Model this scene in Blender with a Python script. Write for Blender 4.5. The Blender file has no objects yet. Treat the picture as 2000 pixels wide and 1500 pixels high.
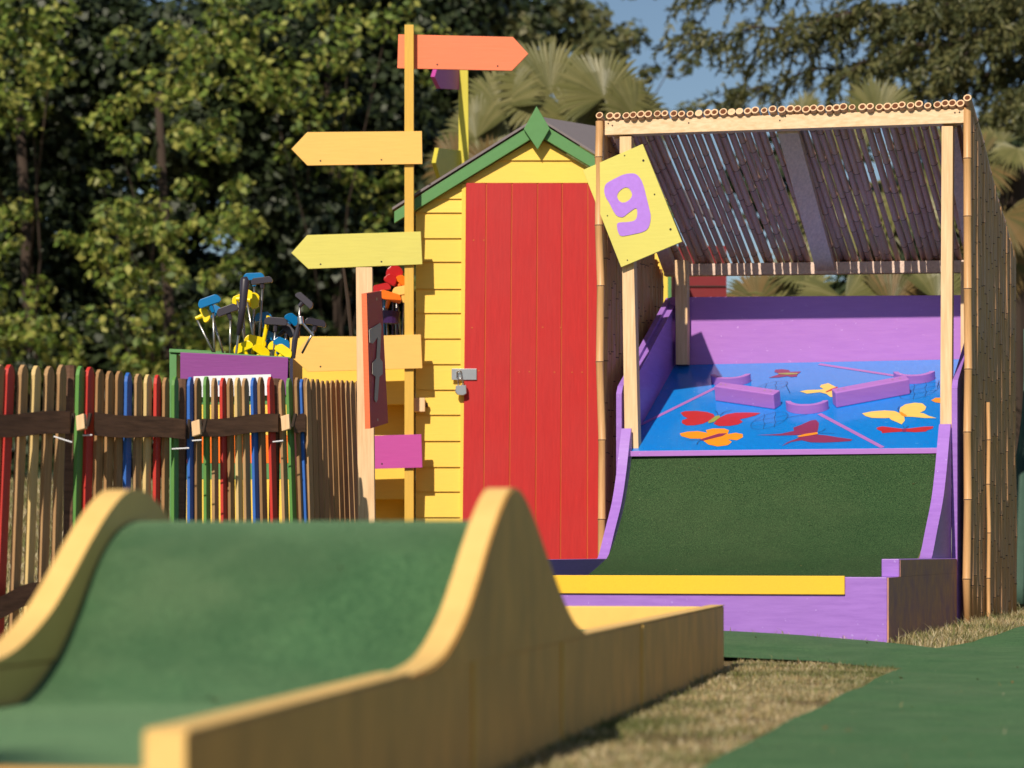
import bpy, math, random
from mathutils import Vector, Matrix
from mathutils.geometry import tessellate_polygon, delaunay_2d_cdt
R = math.radians
random.seed(7)
scene = bpy.context.scene
C = scene.collection
FP = 5200.0          # focal length in photo pixels (photo 2000 px wide)
CH = 0.36            # camera height
HY = 1075.0          # horizon row

# ---------------- camera ----------------
cam_d = bpy.data.cameras.new('camera'); cam = bpy.data.objects.new('camera', cam_d); C.objects.link(cam)
cam.location = (0, 0, CH); cam.rotation_euler = (R(90), 0, 0)
cam_d.sensor_width = 36; cam_d.lens = FP/2000*36; cam_d.shift_y = (HY-750)/2000
cam_d.clip_start = 0.1; cam_d.clip_end = 2000
cam_d.dof.use_dof = True; cam_d.dof.focus_distance = 10.3; cam_d.dof.aperture_fstop = 4.0; cam_d.dof.aperture_blades = 9
scene.camera = cam
# ---------------- light ----------------
LD = Vector((0.355, 1.0, -0.83)).normalized()
el = math.asin(-LD.z); az = math.atan2(-LD.x, -LD.y)
w = bpy.data.worlds.new('World'); scene.world = w; w.use_nodes = True
nt = w.node_tree; nt.nodes.clear()
sky = nt.nodes.new('ShaderNodeTexSky'); sky.sky_type = 'NISHITA'; sky.sun_disc = False
sky.sun_elevation = el; sky.sun_rotation = az % (2*math.pi); sky.ozone_density = 2.2; sky.dust_density = 0.4; sky.air_density = 1.0
bg = nt.nodes.new('ShaderNodeBackground'); bg.inputs[1].default_value = 0.072
wo = nt.nodes.new('ShaderNodeOutputWorld')
nt.links.new(sky.outputs[0], bg.inputs[0]); nt.links.new(bg.outputs[0], wo.inputs[0])
sun_d = bpy.data.lights.new('sun', 'SUN'); sun_d.energy = 5.0; sun_d.angle = R(0.5); sun_d.color = (1.0, 0.88, 0.72)
sun = bpy.data.objects.new('sun', sun_d); C.objects.link(sun)
sun.rotation_euler = LD.to_track_quat('-Z', 'Y').to_euler(); sun.location = (-3, -9, 8)
scene.view_settings.view_transform = 'Standard'; scene.view_settings.look = 'None'
scene.view_settings.exposure = 0.0; scene.view_settings.gamma = 1.0
scene.render.engine = 'CYCLES'
scene.cycles.max_bounces = 8

# ---------------- projection helpers ----------------
def W(px, py, Y): return Vector(((px-1000)/FP*Y, Y, CH+(HY-py)/FP*Y))
def ray(px, py): return Vector(((px-1000)/FP, 1.0, (HY-py)/FP))
O = Vector((0, 0, CH))
def hit(px, py, p, n):
    r = ray(px, py); return O + r*((p-O).dot(n)/r.dot(n))
TH = math.atan(0.29); UU = Vector((math.cos(TH), -math.sin(TH), 0)); VV = Vector((math.sin(TH), math.cos(TH), 0)); ZZ = Vector((0, 0, 1))
SO = Vector((0.391, 11.3, 0))
def SL(u, v, z): return SO + UU*u + VV*v + ZZ*(z+CH)      # z is relative to the camera height
def S(px, py, v): return hit(px, py, SO+VV*v, VV)
def sm(a, b, x):
    t = max(0, min(1, (x-a)/(b-a))); return t*t*(3-2*t)
GP = [(-50, -.3525), (7.9, -.3525), (9.0, -.318), (11, -.298), (12.5, -.29), (600, -.29)]
def gz(x, y):
    for (a, za), (b, zb) in zip(GP, GP[1:]):
        if y <= b: z = za+(zb-za)*max(0, (y-a)/(b-a)); break
    else: z = -.29
    z += .04*max(0, min(1, (1.27-x)/.6))*sm(8.2, 9.1, y)*(1-sm(9.8, 11, y))
    z += .85*sm(11, 22, y)*(1-sm(-.12, -.07, x/max(y, 1)))
    return CH+z
def G(px, py):
    Y = 8.0
    for _ in range(30):
        x = (px-1000)/FP*Y; Y = .5*Y+.5*((CH-gz(x, Y))*FP/(py-HY))
    return Vector(((px-1000)/FP*Y, Y, gz((px-1000)/FP*Y, Y)))

# ---------------- materials ----------------
def mat_new(name):
    m = bpy.data.materials.new(name); m.use_nodes = True
    n = m.node_tree; b = n.nodes['Principled BSDF']; return m, n, b
def mixcol(n, fac, a, b):
    x = n.nodes.new('ShaderNodeMix'); x.data_type = 'RGBA'; n.links.new(fac, x.inputs[0])
    for s, c in ((6, a), (7, b)):
        if isinstance(c, tuple): x.inputs[s].default_value = (*c, 1)
        else: n.links.new(c, x.inputs[s])
    return x.outputs[2]
def noise(n, scale, vec=(1, 1, 1), detail=4, rough=.55):
    tc = n.nodes.new('ShaderNodeTexCoord'); mp = n.nodes.new('ShaderNodeMapping'); mp.inputs['Scale'].default_value = vec
    n.links.new(tc.outputs['Object'], mp.inputs[0])
    t = n.nodes.new('ShaderNodeTexNoise'); t.inputs['Scale'].default_value = scale; t.inputs['Detail'].default_value = detail; t.inputs['Roughness'].default_value = rough
    n.links.new(mp.outputs[0], t.inputs['Vector']); return t.outputs['Fac']
def ramp(n, fac, a, b, lo=0., hi=1.):
    r = n.nodes.new('ShaderNodeMapRange'); r.inputs['From Min'].default_value = a; r.inputs['From Max'].default_value = b
    r.inputs['To Min'].default_value = lo; r.inputs['To Max'].default_value = hi
    n.links.new(fac, r.inputs[0]); return r.outputs[0]
def bump(n, b, h, s, d=.002):
    k = n.nodes.new('ShaderNodeBump'); k.inputs['Strength'].default_value = s; k.inputs['Distance'].default_value = d
    n.links.new(h, k.inputs['Height']); n.links.new(k.outputs[0], b.inputs['Normal'])
def paint(name, col, rough=.5, grain=(1, 1, 12), gs=14, wear=.25, dark=None, fleck=None, spec=.35):
    m, n, b = mat_new(name); dark = dark or tuple(c*.72 for c in col)
    g = noise(n, gs, grain, 6, .65); f = ramp(n, g, .35, .75, 0, wear*2)
    c1 = mixcol(n, f, col, dark)
    p = ramp(n, noise(n, 3.0, (1, 1, 1), 3), .42, .7, 0, .35)
    c2 = mixcol(n, p, c1, tuple(min(1, c*.82+.02) for c in col))
    if fleck:
        q = ramp(n, noise(n, 60, (1, 1, 1), 2), .70, .76, 0, .8); c2 = mixcol(n, q, c2, fleck)
    n.links.new(c2, b.inputs['Base Color']); b.inputs['Roughness'].default_value = rough
    b.inputs['Specular IOR Level'].default_value = spec
    bump(n, b, g, .35, .002); return m
def wood(name, a, bcol, grain=(10, 10, .6), gs=9, knots=True, rough=.75):
    m, n, b = mat_new(name)
    g = noise(n, gs, grain, 8, .6); f = ramp(n, g, .35, .68)
    c = mixcol(n, f, a, bcol)
    if knots:
        v = n.nodes.new('ShaderNodeTexVoronoi'); v.inputs['Scale'].default_value = 4.2; v.inputs['Randomness'].default_value = 1
        tc = n.nodes.new('ShaderNodeTexCoord'); mp = n.nodes.new('ShaderNodeMapping')
        mp.inputs['Scale'].default_value = tuple(.55 if s == min(grain) else 1.3 for s in grain); n.links.new(tc.outputs['Object'], mp.inputs[0]); n.links.new(mp.outputs[0], v.inputs['Vector'])
        k = ramp(n, v.outputs['Distance'], .035, .06, .75, 0); c = mixcol(n, k, c, tuple(x*.4 for x in bcol))
    n.links.new(c, b.inputs['Base Color']); b.inputs['Roughness'].default_value = rough
    b.inputs['Specular IOR Level'].default_value = .25
    bump(n, b, g, .5, .002); return m
def plain(name, col, rough=.5, metal=0., spec=.4):
    m, n, b = mat_new(name); g = noise(n, 25, (1, 1, 1), 4)
    n.links.new(mixcol(n, ramp(n, g, .3, .8, 0, .4), col, tuple(c*.7 for c in col)), b.inputs['Base Color'])
    b.inputs['Roughness'].default_value = rough; b.inputs['Metallic'].default_value = metal; b.inputs['Specular IOR Level'].default_value = spec; return m
def turf(name, a, b2, dry, fine=900, patch=.5, sheen=0., streak=0.):
    m, n, b = mat_new(name)
    g = noise(n, fine, (1, 1, 1), 3, .7); f = ramp(n, g, .38, .62)
    c = mixcol(n, f, a, b2)
    s = ramp(n, noise(n, fine*1.1, (1, 1, 1), 2, .8), .66, .73, 0, .8); c = mixcol(n, s, c, dry)
    p = ramp(n, noise(n, 2.2, (1, 1, 1), 4, .6), .4, .68, 0, patch); c = mixcol(n, p, c, tuple(x*.75+y*.3 for x, y in zip(b2, dry)))
    if streak: c = mixcol(n, ramp(n, noise(n, 3, (1.2, 14, 1), 5, .7), .38, .66, 0, streak), c, tuple(x*1.1 for x in b2))
    q = ramp(n, noise(n, 7, (1, 1, 1), 5, .6),   .42, .62, 0, patch*.65); c = mixcol(n, q, c, tuple(x*.9 for x in b2))
    n.links.new(c, b.inputs['Base Color']); b.inputs['Roughness'].default_value = .85; b.inputs['Specular IOR Level'].default_value = .04
    b.inputs['Sheen Weight'].default_value = sheen; b.inputs['Sheen Roughness'].default_value = .4; b.inputs['Sheen Tint'].default_value = (.55, .9, .5, 1)
    bump(n, b, g, 1.0, .006); return m
def leafmat(name, cols, trans=.35, rough=.5):
    m, n, b = mat_new(name)
    ge = n.nodes.new('ShaderNodeNewGeometry'); cr = n.nodes.new('ShaderNodeValToRGB'); e = cr.color_ramp.elements
    e[0].color = (*cols[0], 1); e[1].color = (*cols[-1], 1)
    for i, c in enumerate(cols[1:-1]): x = e.new((i+1)/(len(cols)-1)); x.color = (*c, 1)
    n.links.new(ge.outputs['Random Per Island'], cr.inputs[0])
    n.links.new(cr.outputs[0], b.inputs['Base Color']); b.inputs['Roughness'].default_value = rough; b.inputs['Specular IOR Level'].default_value = .4
    t = n.nodes.new('ShaderNodeBsdfTranslucent'); n.links.new(cr.outputs[0], t.inputs[0])
    mx = n.nodes.new('ShaderNodeMixShader'); mx.inputs[0].default_value = trans
    n.links.new(b.outputs[0], mx.inputs[1]); n.links.new(t.outputs[0], mx.inputs[2])
    n.links.new(mx.outputs[0], n.nodes['Material Output'].inputs[0]); return m

M = {}
M['yellow'] = paint('shed_yellow_paint', (.88, .60, .085), .5, (1, 1, 14), 10, .12)
M['red'] = paint('door_red_paint', (.51, .020, .020), .5, (14, 14, 1), 9, .35, (.38, .012, .014))
M['seam'] = paint('bare_orange_seam', (.60, .15, .03), .7)
M['green'] = paint('trim_green_paint', (.10, .27, .09), .5, (3, 3, 3), 12, .15)
M['felt'] = plain('grey_roof_felt', (.22, .19, .20), .9)
M['ora'] = paint('sign_orange_paint', (.88, .52, .13), .5, (1, 1, 12), 9, .12)
M['coral'] = paint('sign_coral_paint', (.90, .22, .10), .5, (1, 1, 12), 9, .1)
M['lime'] = paint('sign_lime_paint', (.68, .62, .14), .5, (1, 1, 12), 9, .12)
M['mag'] = paint('sign_magenta_paint', (.52, .07, .34), .5, (1, 1, 12), 9, .12)
M['post_ora'] = paint('post_ochre_paint', (.72, .44, .07), .5, (12, 12, 1), 9, .25)
M['post_lime'] = paint('post_lime_paint', (.64, .56, .06), .5, (12, 12, 1), 9, .2)
M['sign_shaded'] = paint('shaded_orange_sign', (.50, .045, .045), .5)  # sign colour darkened for the face turned out of the sun
M['edge_lit'] = paint('sunlit_orange_edge', (.85, .17, .06), .5)  # brighter orange for the thin edge that catches the sun
M['greynum'] = paint('grey_number_paint', (.52, .46, .40), .6)
M['purple'] = paint('purple_paint', (.36, .18, .62), .42, (1, 1, 8), 8, .4, (.26, .12, .48), (.52, .38, .80))
M['violet'] = paint('violet_wall_paint', (.43, .19, .60), .38, (1, 1, 8), 9, .25, (.33, .13, .52), (.60, .36, .75))
M['nine'] = paint('number_purple_paint', (.45, .22, .80), .4, (2, 2, 2), 22, .25)
M['cabpur'] = paint('cabinet_purple_paint', (.24, .05, .26), .55)
M['blue'] = paint('floor_blue_paint', (.0, .22, .72), .15, (6, 1.2, 6), 9, .18, (.0, .13, .50), (.08, .35, .75), spec=.8)
M['pink'] = paint('pink_line_paint', (.42, .16, .52), .35)
M['bfred'] = paint('butterfly_red_paint', (.50, .025, .03), .35)
M['bfmar'] = paint('butterfly_maroon_paint', (.25, .03, .10), .35)
M['bfora'] = paint('butterfly_orange_paint', (.90, .30, .01), .35)
M['bfyel'] = paint('butterfly_yellow_paint', (.90, .58, .13), .35)
M['bfgrn'] = paint('butterfly_green_paint', (.30, .34, .07), .35)
M['ink'] = plain('dark_ink', (.02, .02, .06), .5)
M['stripe'] = paint('strip_yellow_foam', (.92, .55, .03), .6, (9, 9, 9), 30, .25)
M['brownside'] = paint('unpainted_ply', (.60, .29, .15), .7, (2, 2, 2), 5, .5, (.30, .14, .22))
M['pine'] = wood('pale_pine_vertical', (.84, .60, .36), (.68, .44, .24))
M['pineh'] = wood('pale_pine_horizontal', (.86, .64, .42), (.70, .47, .27), (.6, 10, 10))
M['pined'] = wood('weathered_pine', (.78, .60, .50), (.60, .45, .38), (10, .6, 10))
M['rail'] = wood('dark_fence_rail', (.17, .09, .055), (.09, .048, .03), (1, 1, 9), 9, False)
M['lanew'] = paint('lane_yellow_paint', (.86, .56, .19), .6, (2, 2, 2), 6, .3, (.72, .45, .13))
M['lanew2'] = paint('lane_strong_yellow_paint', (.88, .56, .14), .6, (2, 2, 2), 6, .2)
M['lane_shaded'] = paint('lane_shaded_yellow', (.92, .47, .11), .6, (2, 2, 1), 5, .45, (.56, .29, .075))  # lane yellow with the ochre tone of its shaded sides put in
M['turf'] = turf('ramp_turf', (.070, .140, .055), (.012, .034, .016), (.42, .44, .22), 260, .12)
M['turf_lane'] = turf('lane_turf', (.085, .185, .082), (.032, .090, .040), (.22, .26, .14), 150, .7, .35)
M['turf_path'] = turf('path_turf', (.105, .215, .085), (.022, .080, .034), (.34, .36, .22), 130, .6, .12, .6)
m, n, b = mat_new('dry_ground')
g1 = noise(n, 60, (1, 1, 1), 6, .7); c = mixcol(n, ramp(n, g1, .35, .65), (.17, .12, .055), (.34, .26, .13))
c = mixcol(n, ramp(n, noise(n, 3, (1, 1, 1), 4), .45, .65, 0, .7), c, (.11, .13, .04))
n.links.new(c, b.inputs['Base Color']); b.inputs['Roughness'].default_value = 1; b.inputs['Specular IOR Level'].default_value = .1; bump(n, b, g1, 1, .02); M['ground'] = m
def bamboo(name, a, b2, grain=(30, 30, 1.5)):
    m, n, b = mat_new(name); ge = n.nodes.new('ShaderNodeNewGeometry')
    g = noise(n, 6, grain, 5, .7)
    c = mixcol(n, ramp(n, g, .35, .7), a, b2)
    r = ramp(n, ge.outputs['Random Per Island'], 0, 1, 0, .45); c = mixcol(n, r, c, tuple(x*.6 for x in b2))
    n.links.new(c, b.inputs['Base Color']); b.inputs['Roughness'].default_value = .42; b.inputs['Specular IOR Level'].default_value = .4; bump(n, b, g, .3, .001); return m
M['bam'] = bamboo('tan_bamboo', (.80, .47, .21), (.60, .32, .13))
M['bamwall'] = bamboo('shaded_bamboo_screen', (.72, .40, .20), (.50, .27, .12))  # browner copy of the tan, carrying the screens' shade in its colour
M['bamroof'] = bamboo('chestnut_bamboo', (.68, .44, .34), (.50, .30, .23), (30, 1.5, 30))
M['bamrim'] = plain('cut_bamboo_end', (.80, .54, .32), .7)
M['bamin'] = plain('bamboo_hollow', (.20, .075, .035), .8)
M['bamnode'] = plain('bamboo_node', (.07, .035, .025), .7)
M['metal'] = plain('galvanised_metal', (.62, .62, .64), .32, 1.0)
M['steel'] = plain('shaft_steel', (.35, .35, .34), .3, .9)
M['black'] = plain('black_rubber', (.035, .03, .045), .38)
M['cblue'] = plain('club_blue_plastic', (.0, .16, .42), .3)
M['cyel'] = plain('club_yellow_plastic', (.88, .66, .0), .35)
M['cred'] = plain('club_red_plastic', (.45, .01, .015), .3)
M['cora'] = plain('club_orange_plastic', (.95, .18, .01), .35)
M['cpur'] = plain('club_dark_purple_plastic', (.04, .015, .09), .3)
M['white'] = plain('white_sheet', (.78, .80, .86), .6)
M['hole'] = plain('dark_screw', (.03, .02, .015), .6)
M['screw'] = plain('zinc_screw', (.6, .5, .35), .4, .6)
M['tarp'] = plain('green_tarp', (.055, .115, .09), .7)
M['shade'] = plain('shadowed_cabinet_inside', (.30, .17, .015), .8)  # yellow darkened for the shadow in the open shelf
M['bark'] = plain('brown_bark', (.045, .03, .022), .95)
M['leaf'] = leafmat('broad_leaf', [(.05, .09, .018), (.12, .19, .03), (.23, .29, .05), (.44, .43, .11), (.09, .13, .025)])
M['leaf_shaded'] = leafmat('shaded_leaf', [(.012, .022, .008), (.025, .04, .012), (.035, .05, .018)], .15)  # near-black green stands in for the shade inside the crowns
M['leafm'] = leafmat('mid_leaf', [(.04, .055, .018), (.09, .10, .035), (.16, .15, .05)], .25)
M['needle'] = leafmat('cedar_needle', [(.04, .055, .02), (.09, .10, .035), (.20, .19, .07)], .2)
M['palm'] = leafmat('palm_leaf', [(.15, .155, .05), (.20, .19, .07), (.11, .12, .04), (.26, .24, .10)], .3, .4)
M['palmd'] = leafmat('dry_palm_leaf', [(.22, .14, .05), (.17, .13, .05), (.11, .11, .035)], .3, .5)
M['blade'] = leafmat('grass_blade', [(.46, .33, .15), (.68, .54, .30), (.18, .22, .05), (.30, .20, .09), (.80, .70, .48), (.24, .17, .08)], .3, .7)
_n = M['blade'].node_tree; _cr = [x for x in _n.nodes if x.type == 'VALTORGB'][0]; _g = ramp(_n, noise(_n, 2.6, (1, 1, 1), 5, .65), .45, .62, 0, .85); _o = mixcol(_n, _g, _cr.outputs[0], (.10, .14, .03))
for _l in [l for l in _n.links if l.from_node == _cr and l.to_node.type in ('BSDF_PRINCIPLED', 'BSDF_TRANSLUCENT')]: _n.links.new(_o, _l.to_socket)
_ = ([(.42, .30, .14), (.58, .45, .24), (.16, .20, .05), (.36, .26, .11), (.07, .10, .025), (.66, .56, .36), (.12, .17, .04)], .3, .7)
WOODS = {'t': [wood('tan_picket_%d' % i, a, b_, (10, 10, .7), 9, False) for i, (a, b_) in enumerate([((.40, .23, .10), (.27, .15, .065)), ((.33, .19, .085), (.22, .12, .055)), ((.46, .29, .14), (.31, .18, .085))])]}
def pk(name, col): return paint(name, col, .55, (10, 10, 1), 9, .3)
WOODS.update({'r': [pk('red_picket', (.55, .035, .025))], 'g': [pk('green_picket', (.10, .27, .055))], 'b': [pk('blue_picket', (.025, .13, .50))], 'c': [pk('cream_picket', (.66, .48, .20))], 'x': [wood('brown_picket', (.17, .085, .05), (.10, .05, .03), (10, 10, .7), 9, False)]})

# ---------------- mesh builder ----------------
class MB:
    def __init__(s): s.v = []; s.f = []; s.m = []
    def add(s, vs, fs, mi=0):
        o = len(s.v); s.v += [Vector(p) for p in vs]; s.f += [[i+o for i in f] for f in fs]; s.m += [mi]*len(fs); return s
    def prism(s, poly, off, holes=(), mi=0):
        loops = [list(poly)]+[list(h) for h in holes]; flat = [p for l in loops for p in l]; k = len(flat); off = Vector(off)
        vs = flat+[p+off for p in flat]; fs = []
        if not holes and len(poly) == 4: fs += [[0, 1, 2, 3], [7, 6, 5, 4]]
        else:
            for t in tessellate_polygon(loops): fs += [list(t), [i+k for i in reversed(t)]]
        b = 0
        for l in loops:
            for i in range(len(l)): j = (i+1) % len(l); fs.append([b+i, b+i+k, b+j+k, b+j])
            b += len(l)
        return s.add(vs, fs, mi)
    def sheet(s, poly, mi=0):
        return s.add(poly, [list(t) for t in tessellate_polygon([list(poly)])], mi)
    def box(s, o, a, b, c, mi=0):
        o = Vector(o); a = Vector(a); b = Vector(b); c = Vector(c)
        return s.prism([o, o+a, o+a+b, o+b], c, mi=mi)
    def tube(s, pts, rad, n=8, cap=True, mi=0):
        pts = [Vector(p) for p in pts]; vs = []; fs = []
        if not isinstance(rad, (list, tuple)): rad = [rad]*len(pts)
        for i, p in enumerate(pts):
            d = (pts[min(i+1, len(pts)-1)]-pts[max(i-1, 0)]).normalized(); up = Vector((0, 0, 1)) if abs(d.z) < .9 else Vector((0, 1, 0))
            a = d.cross(up).normalized(); b_ = a.cross(d)
            for k in range(n): t = 2*math.pi*k/n; vs.append(p+(a*math.cos(t)+b_*math.sin(t))*rad[i])
        for i in range(len(pts)-1):
            for k in range(n): fs.append([i*n+k, i*n+(k+1) % n, (i+1)*n+(k+1) % n, (i+1)*n+k])
        if cap: fs += [list(range(n))[::-1], [(len(pts)-1)*n+k for k in range(n)]]
        return s.add(vs, fs, mi)
def fixn(me):
    import bmesh
    bm = bmesh.new(); bm.from_mesh(me); bmesh.ops.recalc_face_normals(bm, faces=bm.faces); bm.to_mesh(me); bm.free()
def obj(name, mb, mats, parent=None, bev=0, smooth=False, fix=True):
    if not isinstance(mats, (list, tuple)): mats = [mats]
    me = bpy.data.meshes.new(name)
    if parent is not None:
        base = wloc(parent); vs = [tuple(v-base) for v in mb.v]
    else:
        base = Vector((0, 0, 0)); vs = [tuple(v) for v in mb.v]
    me.from_pydata(vs, [], mb.f)
    for m_ in mats: me.materials.append(m_)
    if len(mats) > 1: me.polygons.foreach_set('material_index', mb.m)
    if fix: fixn(me)
    if smooth: me.polygons.foreach_set('use_smooth', [True]*len(me.polygons))
    me.update(); o = bpy.data.objects.new(name, me); C.objects.link(o)
    if parent is not None: o.parent = parent
    if bev:
        bv = o.modifiers.new('Bevel', 'BEVEL'); bv.width = bev; bv.segments = 2; bv.limit_method = 'ANGLE'; bv.angle_limit = R(50)
    return o
def wloc(o):
    p = Vector(o.location)
    while o.parent: o = o.parent; p = p+Vector(o.location)
    return p
def tag(o, label, cat, group=None, kind=None):
    o['label'] = label; o['category'] = cat
    if group: o['group'] = group
    if kind: o['kind'] = kind
    return o
def thing(name, label, cat, loc, group=None):
    o = bpy.data.objects.new(name, None); o.empty_display_size = .1; C.objects.link(o); o.location = loc
    return tag(o, label, cat, group)
def single(name, mb, mats, label, cat, group=None, kind=None, **k):
    c = Vector((sum(v.x for v in mb.v)/len(mb.v), sum(v.y for v in mb.v)/len(mb.v), min(v.z for v in mb.v)))
    mb.v = [v-c for v in mb.v]; o = obj(name, mb, mats, **k); o.location = c; return tag(o, label, cat, group, kind)
def pq(pts, Y): return [W(x, y, Y) for x, y in pts]
def rect(x0, y0, x1, y1, Y): return pq([(x0, y0), (x1, y0), (x1, y1), (x0, y1)], Y)
def disc(c, r, n=None, k=8, nrm=Vector((0, -1, 0))):
    a = nrm.cross(Vector((0, 0, 1))).normalized(); b_ = a.cross(nrm)
    return [c+(a*math.cos(2*math.pi*i/k)+b_*math.sin(2*math.pi*i/k))*r for i in range(k)]
def inpoly(x, y, P):
    c = False; j = len(P)-1
    for i in range(len(P)):
        xi, yi = P[i][0], P[i][1]; xj, yj = P[j][0], P[j][1]
        if (yi > y) != (yj > y) and x < (xj-xi)*(y-yi)/(yj-yi)+xi: c = not c
        j = i
    return c

# =============== GROUND ===============
def axis(lo, hi, a, b_, s, big):
    x = a; o = []
    while x < b_: o.append(x); x += s
    st = s; x = b_
    while x < hi: o.append(x); st *= big; x += st
    o.append(hi); st = s; x = a
    while x > lo: st *= big; x -= st; o.append(max(x, lo))
    return sorted(set(o))
xs = axis(-300, 300, -4, 5, .25, 1.5); ys = axis(-60, 600, 2, 14, .25, 1.5)
mb = MB(); mb.add([(x, y, gz(x, y)-.004) for y in ys for x in xs], [[j*len(xs)+i, j*len(xs)+i+1, (j+1)*len(xs)+i+1, (j+1)*len(xs)+i] for j in range(len(ys)-1) for i in range(len(xs)-1)])
gr = obj('ground', mb, M['ground'], smooth=True); gr['kind'] = 'structure'
def carpet(name, poly, m_, lift=.008):
    pts = []
    for i in range(len(poly)):
        a = Vector(poly[i][:2]); b_ = Vector(poly[(i+1) % len(poly)][:2]); k = max(1, int((b_-a).length/.15))
        for t in range(k):
            p = a.lerp(b_, t/k); pts.append(p+Vector((random.uniform(-1, 1), random.uniform(-1, 1)))*(.006 if 0 < t else 0))
    nb = len(pts); x0 = min(p.x for p in pts); x1 = max(p.x for p in pts); y0 = min(p.y for p in pts); y1 = max(p.y for p in pts)
    allp = list(pts); y = y0
    while y < y1:
        x = x0
        while x < x1:
            if inpoly(x, y, pts): allp.append(Vector((x, y)))
            x += .2
        y += .2
    r = delaunay_2d_cdt(allp, [], [list(range(nb))], 1, 1e-5)
    mb = MB(); mb.add([(p.x, p.y, gz(p.x, p.y)+lift+.003*math.sin(p.x*9+p.y*4)) for p in r[0]], [list(f) for f in r[2]])
    o = obj(name, mb, m_, smooth=True, fix=True); o['kind'] = 'structure'
    return pts
pA = [G(*p) for p in [(1757, 1310), (1690, 1342), (1620, 1377), (1550, 1412), (1477, 1448), (1395, 1497)]]
path_poly = [(-.1, 2.6)]+[(p.x, p.y) for p in reversed(pA)]+[(G(1590, 1296).x, G(1590, 1296).y), (G(1415, 1290).x, G(1415, 1290).y), (-1.4, 8.7), (-1.4, 9.9), (1.0, 9.3)]
path_poly += [(G(*p).x, G(*p).y) for p in [(1738, 1259), (1830, 1270), (1900, 1258), (2000, 1226)]]+[(3.2, 11.6), (7, 12), (7, 2.6)]
path_pts = carpet('path', path_poly, M['turf_path'])
carpet('path', [(2.15, 13.0), (5, 13.2), (5, 15.2), (2.0, 14.4)], M['turf_path'])
# carpet behind the fence left
carpet('path', [(-6, 10.2), (-1.4, 9.9), (-1.3, 11.4), (-6, 13)], M['turf_path'])

# grass blades
def blades(name, n, region, h0, h1, wd, label):
    mb = MB(); cnt = 0; V = []; F = []
    while cnt < n:
        x, y = region()
        if x is None: continue
        z = gz(x, y)-.004; a = random.random()*6.283; h = random.uniform(h0, h1)*(1+.8*(random.random() > .93)); w_ = wd*random.uniform(.6, 1.3)
        dx, dy = math.cos(a), math.sin(a); le = random.uniform(.1, 1.1)*h; b_ = a+random.uniform(-2, 2); lx, ly = math.cos(b_)*le, math.sin(b_)*le
        o = len(V)
        V += [(x-dx*w_, y-dy*w_, z), (x+dx*w_, y+dy*w_, z), (x+dx*w_*.7+lx*.4, y+dy*w_*.7+ly*.4, z+h*.6), (x-dx*w_*.7+lx*.4, y-dy*w_*.7+ly*.4, z+h*.6), (x+lx, y+ly, z+h*.95)]
        F += [[o, o+1, o+2, o+3], [o+3, o+2, o+4]]; cnt += 1
    mb.v = [Vector(v) for v in V]; mb.f = F; mb.m = [0]*len(F)
    o = obj(name, mb, M['blade'], fix=False); tag(o, label, 'grass', kind='stuff'); return o
LX0 = -.795
def lane_x(Y): return LX0+.181*Y
from mathutils import noise as mnoise
def regA():
    y = 3.2+5.1*random.random()**.8; x = random.uniform(lane_x(y)+.005, 1.25)
    if y > 8.0 and x < 0: return None, None
    if inpoly(x, y, path_pts): 
        return (x, y) if random.random() < .004 else (None, None)
    if mnoise.noise(Vector((x*5, y*2.5, 0)))*.9+.45 < random.random()*.75: return None, None
    return x, y
blades('dry_grass', 70000, regA, .004, .016, .0015, 'patch of short dry straw coloured grass beside the yellow lane wall')
BP = [(1.25, 9.0), (1.28, 9.02)]+[(G(*p).x, G(*p).y) for p in [(1738, 1259), (1830, 1270), (1900, 1258), (2000, 1226)]]+[(2.9, 11.2), (3.2, 12.8), (1.95, 12.9), (2.15, 11.8), (1.88, 10.8), (1.28, 9.0)]
def regB():
    x = random.uniform(1.2, 3.2); y = random.uniform(8.6, 12.9)
    if not inpoly(x, y, BP[2:]) or inpoly(x, y, path_pts): return None, None
    return x, y
blades('dry_grass', 26000, regB, .01, .042, .0017, 'strip of dry grass around the foot of the bamboo shelter')
def regC():
    t = random.random(); p = SL(.09+t*1.4, -1.985-random.random()*.03, 0); return p.x, p.y
blades('grass_tufts', 260, regC, .008, .03, .0015, 'thin green weeds along the foot of the purple box')
def regD():
    y = random.uniform(8.8, 21); return random.uniform(-.21, -.08)*y, y
blades('far_lawn', 24000, regD, .02, .05, .005, 'dry lawn seen between the pickets of the fence')

# =============== YELLOW HUMP LANE (foreground) ===============
LDv = Vector((.181, 1, 0)).normalized(); LN = Vector((-LDv.y, LDv.x, 0))
def LP(Y, wv, z): return Vector((lane_x(Y), Y, CH+z))+LN*wv      # Y measured on the outer right face
lane = thing('hump_lane', 'yellow edged minigolf lane with green turf hump in the foreground', 'minigolf lane', (lane_x(5), 5, gz(0, 5)))
def spline(P, k=6):
    o = []
    for i in range(len(P)-1):
        p0 = P[max(i-1, 0)]; p1 = P[i]; p2 = P[i+1]; p3 = P[min(i+2, len(P)-1)]
        for j in range(k):
            t = j/k; o.append(tuple(.5*((2*b)+(-a+c)*t+(2*a-5*b+4*c-d)*t*t+(-a+3*b-3*c+d)*t**3) for a, b, c, d in zip(p0, p1, p2, p3)))
    o.append(P[-1]); return o
arch = spline([(3.60, -.172), (3.82, -.155), (3.98, -.105), (4.09, -.045), (4.18, .012), (4.275, .065), (4.36, .098), (4.43, .103), (4.50, .093), (4.60, .055), (4.735, -.010), (4.90, -.085), (5.04, -.135), (5.18, -.160)], 5)
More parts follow.
